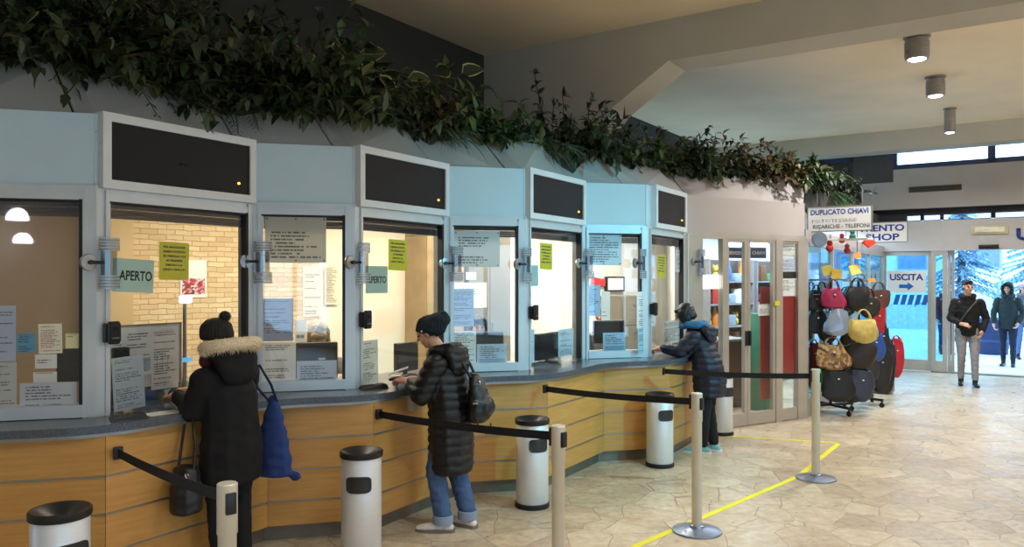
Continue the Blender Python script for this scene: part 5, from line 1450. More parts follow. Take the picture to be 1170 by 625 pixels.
# blue cloth bag on her shoulder
q = wpt(w1,(.275,-.07,.50))
b = thing('tote_bag', 'blue cloth tote bag hanging from the shoulder of the fur-hood customer', 'bag', q, w1.rotation_euler.z+.2)
B = Blob(); B.chain(((0,0,.04),(.055,.14,.03)),((0,.0,.20),(.060,.13,.05)),((0,0,.36),(.04,.09,.05)),((0,0,.50),(.022,.04,.05))); B.ell((.02,-.15,.03),(.02,.05,.035))
B.build('body', fabric('blue_cloth',(42,66,128),.2,160), b, .010, 3, wrinkle(.012,12))
MB().tube([(0,-.03,.50),(-.05,-.02,.62),(-.14,.0,.755),(-.16,.05,.74),(-.08,.06,.6),(0,.03,.50)],.008,8).build('strap', fabric('navy_strap',(24,30,56)), b)
# black handbag hanging at her other side
q = wpt(w1,(-.30,.02,.41))
b = thing('handbag', 'black bucket handbag hanging from the arm of the fur-hood customer', 'bag', q, w1.rotation_euler.z)
B = Blob(); B.chain(((0,0,.03),(.09,.10,.03)),((0,0,.16),(.09,.10,.04)),((0,0,.27),(.065,.085,.03))); B.build('body', leather('black_bucket_leather',(26,28,30)), b, .009, 3, wrinkle(.006,16))
MB().tube([(0,-.07,.27),(.02,-.06,.42),(.06,.02,.545),(.09,.07,.565),(.07,.11,.52),(.0,.07,.27)],.009,8).build('handle', M['black'], b)
MB().lathe([(.020,0),(.024,.004),(.020,.008)],n=16,closed=True).build('ring', M['chrome'], b, loc=(-.06,-.09,.25)).rotation_euler = (1.2,0,.6)

# --- woman with the backpack
t = thing('person', 'person in long black quilted coat and turned-up jeans, reading a phone', 'person', (-.455,5.55,0), hz((-.95,.31)))
B = Blob()
H = add_head(B,(0,.155,1.405),.05,-.42,.95)
B.chain(((0,.11,1.33),.05),((0,.05,1.24),.06)); B.chain(((0,.02,1.20),(.14,.09,.07)),((0,-.02,.80),(.13,.09,.08)))
LA, RA = (-.085,.01,.09),(.075,-.115,.09)
B.chain(((-.08,-.02,.78),.075),((-.085,.07,.44),.05),(LA,.038)); B.chain(((.08,-.02,.78),.075),((.08,-.01,.44),.05),(RA,.038))
Ls, Le, Lw = (-.17,.03,1.19),(-.215,.12,.98),(-.10,.285,1.06); Rs, Re, Rw = (.17,.03,1.19),(.19,.14,.98),(.06,.30,1.05)
B.chain((Ls,.05),(Le,.042),(Lw,.03)); B.chain((Rs,.05),(Re,.042),(Rw,.03))
add_hand(B, Lw, (.25,.95,.12),(-.3,0,1),.75,1); add_hand(B, Rw, (-.3,.95,.08),(0,0,1),.7,-1)
B.build('body', M['skin'], t, .0066, 2); face_details(H, t, hairdark)
B = Blob()
B.chain(((0,-.02,.43),(.195,.155,.03)),((0,-.02,.62),(.20,.16,.05)),((0,-.01,.82),(.19,.15,.06)),((0,.01,1.02),(.185,.14,.06)),((0,.03,1.15),(.185,.135,.06)),((0,.07,1.26),(.10,.095,.035)))
B.chain((Ls,(.085,.085,.08)),(Le,.074),((Lw[0]-.02,Lw[1]-.05,Lw[2]-.012),.050)); B.chain((Rs,(.085,.085,.08)),(Re,.074),((Rw[0]+.02,Rw[1]-.05,Rw[2]-.012),.050))
B.build('quilted_coat', pufblack, t, .011, 2, quilt(.062,.013))
B = Blob(); B.cap((0,-.05,1.27),(.15,.08,.07),(0,-.085,1.17),(.14,.055,.08)); B.chain(((-.10,.07,1.27),.05),((0,.13,1.25),.045),((.10,.07,1.27),.05)); B.cap((-.1,.05,1.28),.05,(-.08,-.04,1.29),.05); B.cap((.1,.05,1.28),.05,(.08,-.04,1.29),.05)
B.build('hood', pufblack, t, .011, 2, quilt(.055,.009))
B = Blob(); B.ell((0,.135,1.455),(.102,.118,.085)); B.cap((0,.15,1.425),(.10,.110,.03),(0,.125,1.47),(.102,.115,.04)); B.ell((0,.08,1.50),(.085,.09,.055))
B.build('knit_hat', knit, t, .009, 2, rib(.003,30,(0,.135)))
mb = MB(); mb.ball((0,.045,1.53),.036,14); fur(mb,[Vector((0,.045,1.53))]*2,.03,500,random.Random(9),.016); mb.build('pompom', knit, t, fix=False)
mb = MB(); mb.ball((-.095,.17,1.42),.010,10); mb.build('hat_badge', M['chrome'], t)
B = Blob(); B.chain(((-.08,-.02,.76),.10),((-.085,.065,.44),.076),((LA[0],LA[1],.115),.064)); B.chain(((.08,-.03,.76),.10),((.08,-.02,.44),.076),((RA[0],RA[1],.115),.064))
B.build('jeans', denim, t, .010, 3, wrinkle(.010,18))
for A_ in (LA,RA): MB().lathe([(.066,.06),(.072,.062),(.073,.118),(.066,.122)], (A_[0],A_[1],0), 20, closed=True).build('turn_up', denimc, t)
sh = pm('pale_beige_suede',(224,214,206),.8,0,.12,30); 
for A_, d_ in ((LA,(-.25,1,0)),(RA,(.35,1,0))): B = Blob(); shoe(B, A_, d_, 1, .08); B.build('shoe', sh, t, .008, 2)
for A_, d_ in ((LA,(-.25,1,0)),(RA,(.35,1,0))):
    mb = MB(); sole(mb, A_, d_); mb.build('shoe_sole', pm('shoe_sole',(120,110,100),.7), t)
w2 = t
q = wpt(w2,(0,-.235,.77))
b = thing('backpack', 'black leather backpack on the back of the person in the quilted coat', 'backpack', q, w2.rotation_euler.z)
B = Blob(); B.chain(((0,0,.04),(.13,.075,.04)),((0,0,.16),(.13,.08,.05)),((0,.02,.28),(.09,.05,.04)),((0,.04,.34),(.05,.035,.02))); B.ell((0,-.06,.12),(.09,.05,.08))
B.build('body', leather('black_backpack_leather',(22,22,24),.35), b, .009, 3, wrinkle(.006,15))
MB().tube([(-.05,.05,.33),(-.06,.10,.42),(-.06,.16,.47),(-.10,.24,.44)],.011,8).build('strap', M['black'], b)
MB().tube([(.05,.05,.33),(.06,.10,.42),(.06,.16,.47),(.10,.24,.44)],.011,8).build('strap', M['black'], b)
MB().tube([(-.13,-.02,.06),(-.14,-.06,-.02),(-.10,-.09,-.05),(-.03,-.09,-.04),(.02,-.08,.0)],.006,6).build('cord', M['black'], b)
MB().lathe([(.013,0),(.017,.004),(.013,.008)],n=14,closed=True).build('ring', M['chrome'], b, loc=(-.10,-.03,.30)).rotation_euler=(0,1.5,0)
MB().box((-.135,-.02,.17),(.006,.04,.03),bev=.002).build('buckle', M['chrome'], b)
def held(name, lab, cat, t, p, parts, rz=0):
    o = thing(name, lab, cat, wpt(t,p), t.rotation_euler.z+rz)
    for nm, c, sz, m, rx in parts:
        k = MB().box((0,0,0),sz,bev=min(sz)*.2).build(nm, m, o, loc=c); k.rotation_euler = (rx,0,0)
    return o
held('phone','white phone held up by the person in the quilted coat','phone',w2,(-.055,.375,1.125),[('case',(0,0,0),(.072,.145,.009),M['signw'],-.35),('screen',(0,.0,.006),(.064,.13,.002),pm('phone_screen',(190,196,204),.2),-.35)],.35)
held('wallet','open black wallet in the hands of the person in the quilted coat','wallet',w2,(.03,.41,1.065),[('cover',(0,0,0),(.18,.11,.022),M['black'],-.1),('card',(.0,.02,.013),(.09,.06,.003),M['signw'],-.1)],.2)
q = wpt(w2,(.10,.335,.80))
b = thing('paper_bag', 'cream carrier bag hanging below the hands of the person in the quilted coat', 'bag', q, w2.rotation_euler.z+.2)
B = Blob(); B.chain(((0,0,.03),(.08,.05,.03)),((0,0,.14),(.085,.05,.03)),((0,0,.2),(.06,.03,.02))); B.build('body', pm('cream_carrier',(196,188,160),.6), b, .009, 2, wrinkle(.006,20))
MB().tube([(-.05,0,.2),(-.03,.0,.255),(.03,0,.255),(.05,0,.2)],.005,6).build('handle', pm('cream_carrier',(196,188,160),.6), b)

# --- woman with the bob
t = thing('person', 'person with black bob hair in navy quilted jacket leaning on the counter', 'person', (2.02,7.99,0), hz((-.88,.47)))
B = Blob()
H = add_head(B,(0,.235,1.425),.1,-.5,.95)
B.chain(((0,.18,1.35),.05),((0,.11,1.25),.06)); B.chain(((0,.08,1.21),(.14,.09,.07)),((0,-.02,.82),(.13,.09,.08)))
for s, y in ((-1,.02),(1,-.05)): B.chain(((s*.08,-.02,.80),.075),((s*.085,.01,.45),.05),((s*.085,y,.09),.038))
Ls, Le, Lw = (-.17,.09,1.19),(-.24,.22,1.05),(-.20,.44,1.068); Rs, Re, Rw = (.17,.09,1.19),(.2,.22,1.05),(.08,.40,1.07)
B.chain((Ls,.05),(Le,.042),(Lw,.03)); B.chain((Rs,.05),(Re,.042),(Rw,.03))
add_hand(B, Lw, (.2,.95,-.2),(0,0,1),.5,1); add_hand(B, Rw, (-.3,.95,-.1),(0,0,1),.5,-1)
B.build('body', M['skin'], t, .0068, 2); face_details(H, t, hairblack)
B = Blob()
B.chain(((0,-.03,.60),(.205,.165,.03)),((0,-.03,.76),(.215,.175,.05)),((0,.0,.95),(.20,.155,.06)),((0,.06,1.12),(.19,.14,.06)),((0,.09,1.20),(.165,.12,.06)),((0,.13,1.28),(.09,.085,.035)))
B.chain((Ls,(.085,.085,.08)),(Le,.072),((Lw[0],Lw[1]-.05,Lw[2]+.004),.048)); B.chain((Rs,(.085,.085,.08)),(Re,.072),((Rw[0],Rw[1]-.05,Rw[2]+.004),.048))
B.build('quilted_jacket', pufnavy, t, .012, 2, quilt(.07,.012))
B = Blob(); B.cap((0,-.01,1.27),(.15,.075,.06),(0,-.05,1.18),(.13,.05,.06)); B.build('hood', pufnavy, t, .011, 2, quilt(.06,.008))
B = Blob(); B.chain(((-.09,.17,1.315),.035),((-.06,.24,1.30),.035),((.06,.24,1.30),.035),((.09,.15,1.315),.035)); B.chain(((-.095,.17,1.32),.04),((-.085,.06,1.32),.045),((0,.02,1.31),.045),((.085,.06,1.32),.045)); B.build('scarf', fabric('blue_scarf',(58,120,160),.3,120), t, .009, 2, wrinkle(.008,22))
B = Blob(); B.T = H; B.ell((0,-.022,.028),(.092,.108,.092)); B.cap((0,-.05,0),(.092,.075,.06),(0,-.06,-.07),(.085,.06,.035)); B.cap((-.070,.0,.0),(.036,.072,.06),(-.072,.005,-.075),(.030,.062,.03)); B.cap((.070,.0,.0),(.036,.072,.06),(.072,.005,-.075),(.030,.062,.03)); B.cap((-.035,.052,.066),(.042,.032,.026),(.035,.052,.066),(.042,.032,.026))
B.build('hair', hairblack, t, .008, 3, wrinkle(.003,45))
B = Blob()
for s, y in ((-1,.02),(1,-.05)): B.chain(((s*.085,-.02,.78),.10),((s*.088,.005,.45),.072),((s*.088,y,.10),.056))
B.build('trousers', blackt, t, .012, 3, wrinkle(.006,16))
tealm = pm('aqua_trainer',(120,176,182),.6); 
for A_, d_ in (((-.088,.02,.09),(-.1,1,0)),((.088,-.05,.09),(.2,1,0))): B = Blob(); shoe(B, A_, d_, 1, .07); B.build('shoe', tealm, t, .009, 2)
for A_, d_ in (((-.088,.02,0),(-.1,1,0)),((.088,-.05,0),(.2,1,0))):
    mb = MB(); sole(mb, A_, d_); mb.build('shoe_sole', M['signw'], t)
w3 = t

# --- walkers at the doors
def walker(label, loc, heading, h, coat, trous, shoem, hair, hem=.84, hood=False, furm=None, yaw=0, stride=.10, phone=False, hat=None, shoelen=1, bag=False):
    t = thing('person', label, 'person', loc, hz(heading)); k = h/1.78
    V = lambda *p: tuple(x*k for x in p)
    B = Blob(); H = add_head(B, V(0,.04,1.66), yaw, -.08, k)
    B.chain((V(0,.02,1.58),.052*k),(V(0,0,1.46),.065*k)); B.chain((V(0,0,1.40),(.17*k,.1*k,.07*k)),(V(0,0,.95),(.14*k,.10*k,.08*k)))
    LA, RA = V(-.10,stride,.09), V(.09,-stride*.8,.10)
    LK, RK = V(-.095,stride*.75,.50), V(.09,.02,.50)
    B.chain((V(-.09,0,.93),.085*k),(LK,.055*k),(LA,.04*k)); B.chain((V(.09,0,.93),.085*k),(RK,.055*k),(RA,.04*k))
    # right hand holds a phone before the waist, left hand goes to the pocket
    Rs, Re, Rw = V(.185,0,1.40), V(.255,.05,1.13), (V(.11,.25,1.05) if phone else V(.24,.12,.88))
    Ls, Le, Lw = V(-.185,0,1.40), V(-.275,-.03,1.14), V(-.20,.10,.93)
    B.chain((Rs,.055*k),(Re,.044*k),(Rw,.032*k)); B.chain((Ls,.055*k),(Le,.044*k),(Lw,.032*k))
    add_hand(B, Rw, (-.8,.55,-.1) if phone else (-.2,.5,-.9), (.3,.7,.5) if phone else (1,0,0), .8, -1, k*1.05); add_hand(B, Lw, (.25,.4,-.8), (-1,0,.2), .6, 1, k)
    B.build('body', M['skin'], t, .0075, 2); face_details(H, t, hair or hairdark)
    B = Blob()
    B.chain((V(0,0,hem+.02),(.172*k,.13*k,.03)),(V(0,0,1.05),(.176*k,.132*k,.05)),(V(0,0,1.25),(.185*k,.14*k,.06)),(V(0,0,1.38),(.17*k,.115*k,.055)),(V(0,.01,1.49),(.10*k,.09*k,.04)))
    B.chain((Rs,.074*k),(Re,.060*k),(tuple(Vector(Rw).lerp(Vector(Re),.2)),.05*k)); B.chain((Ls,.074*k),(Le,.060*k),(tuple(Vector(Lw).lerp(Vector(Le),.12)),.052*k))
    B.build('jacket', coat, t, .013, 2, wrinkle(.010,13))
    B = Blob(); B.cap(V(-.09,0,1.50),.045*k,V(-.05,.09,1.49),.04*k); B.cap(V(.09,0,1.50),.045*k,V(.05,.09,1.49),.04*k); B.cap(V(-.09,-.03,1.51),.05*k,V(.09,-.03,1.51),.05*k); B.cap(V(0,-.07,1.47),(.12*k,.05*k,.06*k),V(0,-.09,1.40),(.10*k,.04*k,.05*k))
    B.build('collar', coat, t, .011, 2)
    if hood:
        B = Blob(); B.T = H; B.ell((0,-.035,.03),(.105,.115,.115)); B.cap((0,-.06,-.04),(.10,.08,.07),(0,-.05,-.12),(.10,.08,.05)); B.cap((-.09,.01,0),(.025,.05,.07),(-.08,.02,-.1),(.03,.05,.04)); B.cap((.09,.01,0),(.025,.05,.07),(.08,.02,-.1),(.03,.05,.04)); B.build('hood', coat, t, .011, 2)
        path = [H @ Vector((.10*math.sin(a),.055,.115*math.cos(a)-.005)) for a in [R(-150)+R(300)*j/24 for j in range(25)]]
        mb = MB(); mb.tube(path,.016,8); fur(mb,path,.014,900,random.Random(6),.03); mb.build('fur_trim', furm, t, fix=False)
    elif hat:
        B = Blob(); B.T = H; B.ell((0,-.012,.055),(.086,.104,.08)); B.cap((0,-.01,.03),(.086,.104,.02),(0,-.01,.05),(.088,.106,.02)); B.build('knit_hat', hat, t, .009, 2)
        B = Blob(); B.T = H; B.cap((0,-.05,-.02),(.085,.07,.05),(0,-.05,-.12),(.08,.05,.05)); B.build('hair', hair, t, .010, 2, wrinkle(.005,40))
    else:
        B = Blob(); B.T = H; B.ell((0,-.022,.050),(.079,.096,.070)); B.cap((-.028,.035,.098),(.036,.04,.020),(.028,.035,.098),(.036,.04,.020)); B.cap((0,-.07,.0),(.072,.04,.06),(0,-.072,-.05),(.06,.03,.02)); B.build('hair', hair, t, .008, 2, wrinkle(.006,40))
    B = Blob(); B.cap(V(-.05,0,.95),(.13*k,.11*k,.06*k),V(.05,0,.95),(.13*k,.11*k,.06*k)); B.chain((V(-.095,0,.92),.10*k),(LK,.068*k),((LA[0],LA[1],.13),.050*k)); B.chain((V(.095,0,.92),.10*k),(RK,.068*k),((RA[0],RA[1],.13),.050*k)); B.build('trousers', trous, t, .012, 3, wrinkle(.008,18))
    for A_, d_ in ((LA,(-.12,1,0)),(RA,(.12,1,0))): B = Blob(); shoe(B, A_, d_, 1.05, .12); B.build('shoe', shoem, t, .009, 2)
    if phone:
        q = wpt(t, (Rw[0]-.085, Rw[1]+.035, Rw[2]+.02)); o = thing('phone','black phone in the hand of the person in grey jeans','phone', q, t.rotation_euler.z-.6)
        MB().box((0,0,0),(.14,.01,.07),bev=.003).build('case', M['black'], o); MB().box((0,.006,0),(.125,.002,.06)).build('screen', M['screen'], o)
        B = Blob(); B.cap(V(-.14,.10,1.46),.015,V(.02,.16,1.25),.015); B.cap(V(.02,.16,1.25),.015,V(.17,.10,1.0),.015); B.build('shoulder_strap', pm('strap_grey',(70,68,66),.6), t, .008, 1)
    return t
jk = fabric('black_softshell',(22,22,24),.3); gk = fabric('dark_green_parka',(44,58,56),.3); fm = fabric('dark_grey_fur',(60,60,62),.4,90)
walker('person in black jacket and pale grey jeans walking in from the open doorway', (7.63,12.9,0), (-.42,-.9), 1.77, jk, jeansg, M['black'], hairdark, yaw=.35, phone=True)
walker('person in dark green hooded parka with fur, standing just outside the open doors', (10.2,15.84,-.01), (-.65,-.76), 1.72, gk, fabric('dark_navy_jeans',(34,42,62),.3), M['black'], None, hem=.80, hood=True, furm=fm, yaw=-.1, stride=.06)
walker('person in pink knit hat and blue jeans outside, cut by the picture edge', (11.42,17.2,-.01), (-.3,-.95), 1.70, fabric('taupe_coat',(112,104,108),.3), fabric('light_blue_jeans',(96,120,160),.3), M['black'], hairdark, hat=fabric('pink_knit',(206,150,160),.3,120), stride=.08)
walker('person in dark red coat outside, seen through the glass beside the walking man', (10.35,18.4,-.01), (-.2,-.95), 1.66, fabric('dark_red_coat',(104,44,52),.3), fabric('dark_blue_jeans',(50,66,100),.3), M['black'], hairdark, stride=.08)

# --- clerks behind the glass, on high stools
def clerk(i, px, off, label, shirt, hairm, top=1.41, long=False, hands=(( -.14,.40,1.035),(.14,.38,1.035)), yaw=0, pitch=-.15, beard=False):
    q = on_bay(i, px, 380, -off); th = bay(i)[4]; dz = top-1.41
    t = thing('person', label, 'person', (q[0],q[1],0), th+PI)
    B = Blob(); H = add_head(B,(0,.05,1.30+dz), yaw, pitch, .98)
    B.chain(((0,.03,1.22+dz),.05),((0,0,1.10+dz),.06)); B.chain(((0,0,1.06+dz),(.15,.09,.07)),((0,0,.74),(.14,.10,.08)))
    for s in (-1,1): B.chain(((s*.09,0,.72),.08),((s*.11,.30,.70),.06),((s*.11,.30,.36),.045),((s*.11,.34,.29),.035))
    for s, w in zip((-1,1), hands): B.chain(((s*.17,0,1.06+dz),.05),((s*.23,.10,.96),.042),(w,.03)); add_hand(B, w, (-s*.2,1,-.05),(0,0,1),.5,-s)
    B.build('body', M['skin'], t, .0075, 2); face_details(H, t, hairm)
    B = Blob(); B.chain(((0,0,.72),(.165,.125,.04)),((0,0,.92),(.165,.125,.06)),((0,0,1.04+dz),(.165,.11,.06)),((0,.02,1.15+dz),(.075,.07,.03)))
    for s, w in zip((-1,1), hands): B.chain(((s*.17,0,1.06+dz),.068),((s*.23,.10,.96),.058),(tuple(Vector(w).lerp(Vector((s*.23,.10,.96)),.25)),.042))
    B.build('jumper', shirt, t, .012, 3, wrinkle(.006,16))
    B = Blob()
    for s in (-1,1): B.chain(((s*.09,0,.72),.10),((s*.11,.29,.70),.08),((s*.11,.30,.36),.06))
    B.build('trousers', blackt, t, .013, 2)
    B = Blob(); B.T = H
    B.ell((0,-.018,.040),(.086,.104,.084)); B.cap((0,-.06,.01),(.082,.06,.06),(0,-.065,-.05),(.07,.045,.03))
    if long:
        for s in (-1,1): B.cap((s*.074,-.01,.03),(.018,.05,.05),(s*.078,-.01,-.13),(.022,.045,.05))
        B.cap((0,-.07,0),(.085,.05,.06),(0,-.07,-.15),(.085,.04,.05)); B.cap((-.04,.062,.075),(.035,.028,.022),(.03,.066,.078),(.04,.025,.02))
    B.build('hair', hairm, t, .008, 2, wrinkle(.006,38))
    s_ = thing('stool', 'high swivel stool under the '+label.split(' behind')[0].replace('person ','clerk '), 'stool', (q[0],q[1],0), th)
    MB().lathe([(0,.60),(.17,.60),(.18,.615),(.17,.635),(0,.64)],n=24).build('seat', M['black'], s_)
    MB().cyl((0,0,.03),(0,0,.60),.025,n=12).build('column_tube', M['steelg'], s_)
    MB().lathe([(.21,0),(.21,.015),(.05,.035),(0,.035)],n=24).build('foot', M['steelg'], s_)
    return t
clerk(1, 176, .56, 'person in green jumper with hand at the glass behind the paper board', fabric('green_jumper',(60,110,96),.2), hairdark, 1.38, True, ((-.13,.40,1.035),(.02,.44,1.045)))
clerk(2, 364, .72, 'person with ash blonde hair bent low behind the narrow window monitor', fabric('beige_jumper',(150,140,124),.2), blond, 1.44, True, pitch=-.75)
clerk(4, 545, .70, 'person with long dark hair and glasses behind the dark monitor back', fabric('grey_jumper',(96,96,104),.2), hairdark, 1.45, True)
clerk(6, 687, .55, 'person with grey brown hair and grey shirt behind the tilted monitor', fabric('grey_shirt',(120,126,134),.2), hairgrey, 1.51, False, yaw=-.2)
# ------------------------------------------------------------------ planting along the roof edge
def leafmat(name, c, var=.45, edge=None, trans=.0):
    t = NT(name); gi = t.n('ShaderNodeNewGeometry').outputs['Random Per Island']; cc = srgb(*c)
    lo = tuple(x*(1-var) for x in cc[:3])+(1,); hi = tuple(min(1,x*(1+var)) for x in cc[:3])+(1,)
    warm = srgb(min(255,c[0]*1.5), c[1], c[2]*.8)
    col = t.ramp(gi, (0, lo), (.55, cc), (.85, hi), (1, warm))
    uv = t.n('ShaderNodeUVMap'); uv.uv_map = 'UVMap'; s = t.n('ShaderNodeSeparateXYZ'); t.l(uv.outputs[0], s.inputs[0])
    d = t.math('ABSOLUTE', t.math('SUBTRACT', s.outputs[0], .5))
    col = t.mix(t.math('MULTIPLY', t.math('LESS_THAN', d, .04), .35), col, tuple(min(1,x*1.8) for x in cc[:3])+(1,))
    if edge:
        e = t.math('GREATER_THAN', t.math('ADD', d, t.math('MULTIPLY', t.noise(uv.outputs[0], 9, 2), .08)), .44)
        col = t.mix(e, col, srgb(*edge))
    t.princ(col, .42); return t.m
class Leaves:
    def __init__(s): s.v=[]; s.f=[]; s.uv=[]
    def leaf(s, base, d, up, L, W, droop=.5, fold=.25, seg=4, shape=.5):
        d = Vector(d).normalized(); up = Vector(up); up = (up-d*up.dot(d)); up = up.normalized() if up.length > 1e-4 else d.orthogonal().normalized()
        side = d.cross(up); b = len(s.v); p = Vector(base)
        for j in range(seg+1):
            u = j/seg; w = W*.5*(math.sin(PI*min(1,max(.0,u**shape)))**.8 if 0 < u < 1 else .04)
            s.v += [tuple(p-side*w+up*w*fold*2), tuple(p), tuple(p+side*w+up*w*fold*2)]
            s.uv += [(0,u),(.5,u),(1,u)]
            d = (d + Vector((0,0,-1))*droop/seg).normalized(); up = (up - d*up.dot(d)).normalized(); side = d.cross(up); p = p + d*L/seg
        for j in range(seg):
            q = b+3*j; s.f += [(q,q+1,q+4,q+3),(q+1,q+2,q+5,q+4)]
    def build(s, name, mat, parent):
        me = bpy.data.meshes.new(name); me.from_pydata(s.v,[],s.f); l = me.uv_layers.new(name='UVMap')
        idx = np.empty(len(me.loops), dtype=np.int32); me.loops.foreach_get('vertex_index', idx)
        l.data.foreach_set('uv', np.array(s.uv, dtype=np.float32)[idx].ravel())
        me.materials.append(mat); me.polygons.foreach_set('use_smooth',[True]*len(me.polygons)); me.update(); return link(name, me, parent)
LM = {'dark': leafmat('dark_green_leaf',(40,58,34)), 'mid': leafmat('mid_green_leaf',(62,86,48)), 'varieg': leafmat('cream_edged_leaf',(44,62,38),.3,(176,178,120)),
      'olive': leafmat('olive_leaf',(86,92,50)), 'rust': leafmat('rusty_leaf',(82,66,42)), 'grass': leafmat('grey_green_blade',(92,108,80)), 'fern': leafmat('fern_green',(54,84,52))}
stemm = pm('plant_stem',(58,52,36),.8)
def rnd(r): 
    while True:
        v = Vector((r.uniform(-1,1),r.uniform(-1,1),r.uniform(-1,1)))
        if .05 < v.length < 1: return v
def plant(kind, loc, size, label, seed, out, name):
    """kind of growth; out: direction in which it spills over the roof edge"""
    r = random.Random(seed); t = thing(name, label, 'plant', loc, 0, 'planting on the booth roof')
    Lv = Leaves(); st = MB(); out = Vector(out); b0 = BX.dot(Vector(loc))
    def keep(p):
        e = b0 + BX.dot(p); return p + BX*(-5.46-e) if e < -5.46 else p
    sx, sz = size
    along = Vector((-out.y, out.x, 0))
    if kind in ('ivy','rust','olive','bush'):
        m = {'ivy':'dark','rust':'rust','olive':'olive','bush':'mid'}[kind]; nst = int(40*sx/.5)
        for k in range(nst):
            a = r.uniform(0,2*PI); base = along*r.uniform(-.5,.5)*sx + out*r.uniform(-.12,.08)
            d = Vector((math.cos(a)*.7,math.sin(a)*.7,r.uniform(.35,1.4))) + out*r.uniform(-.1,.75)
            d.normalize(); L = sz*r.uniform(.5,1.1); p = base.copy(); pts = [p.copy()]; n = 8
            for j in range(n):
                d = (d + Vector((r.gauss(0,.16),r.gauss(0,.16),-.11))).normalized(); p = keep(p + d*L/n)
                if p.z < .03 and p.dot(out) < .20: p.z = .03
                pts.append(p.copy())
                for q in range(3):
                    ld = (d*.3+rnd(r)).normalized(); sc = r.uniform(.7,1.25)
                    Lv.leaf(p, ld, Vector((0,0,1))+out*.4, (.10 if kind != 'bush' else .14)*sc, (.055 if kind != 'bush' else .062)*sc, .7, .2, 3)
            st.tube(pts, .004, 5)
    elif kind == 'varieg':
        m = 'varieg'
        for k in range(int(20*sx/.4)):
            a = r.uniform(0,2*PI); base = along*r.uniform(-.4,.4)*sx + out*r.uniform(-.1,.08)
            d = (Vector((math.cos(a),math.sin(a),r.uniform(.4,1.8))) + out*.5).normalized(); L = sz*r.uniform(.35,1)
            tip = base + d*L; tip.z = max(tip.z,.05); st.tube([base, base.lerp(tip,.5)+Vector((0,0,.03)), tip], .005, 5)
            nd = (d*.3 + out*r.uniform(.2,1) + along*r.uniform(-.7,.7) + Vector((0,0,r.uniform(-.8,.5)))).normalized()
            Lv.leaf(tip, nd, Vector((0,0,1))+out*1.3, r.uniform(.17,.26), r.uniform(.13,.18), .5, .10, 5, .62)
    elif kind == 'grass':
        m = 'grass'
        for k in range(int(150*sx/.3)):
            a = r.uniform(0,2*PI); base = along*r.uniform(-.4,.4)*sx + out*r.uniform(-.06,.08)
            d = (Vector((math.cos(a)*.8,math.sin(a)*.8,r.uniform(.5,1.6))) + out*.35).normalized()
            Lv.leaf(base, d, out, sz*r.uniform(.6,1.15), .016, 2.0, .2, 6, .6)
        st.cyl((0,0,0),(0,0,.05),.03,n=8)
    else:
        m = 'fern'
        for k in range(int(26*sx/.5)):
            a = r.uniform(0,2*PI); base = along*r.uniform(-.4,.4)*sx + out*r.uniform(-.08,.06)
            d = (Vector((math.cos(a)*.9,math.sin(a)*.9,r.uniform(.5,1.5))) + out*.4).normalized(); p = base.copy(); pts=[p.copy()]; L = sz*r.uniform(.7,1.15); n = 13
            for j in range(n):
                d = (d + Vector((0,0,-.16))).normalized(); p = keep(p + d*L/n); pts.append(p.copy())
                s_ = d.cross(Vector((0,0,1)));  s_ = s_.normalized() if s_.length > .01 else along
                w = .11*math.sin(PI*(j+1.2)/(n+2))
                for sg in (-1,1): Lv.leaf(p, s_*sg + d*.45, Vector((0,0,1)), w, .022, .5, .1, 2)
            st.tube(pts, .003, 4)
    Lv.build('foliage', LM[m], t); st.build('stem', stemm, t); return t
def roof_pt(px, back):
    """place on the roof slab behind the roof edge, seen at a picture column"""
    for i in range(1, len(head)-1):
        d = head[i+1]-head[i]; t = rayline(px, head[i], d)
        if -.01 <= t <= 1.01:
            n = Vector((d.y,-d.x,0)).normalized(); p = head[i]+d*t - n*back; return Vector((p.x,p.y,ZR-.04)), n
    d = head[-1]-head[-2]; n = Vector((d.y,-d.x,0)).normalized(); p = head[-2]-n*back; return Vector((p.x,p.y,ZR-.04)), n
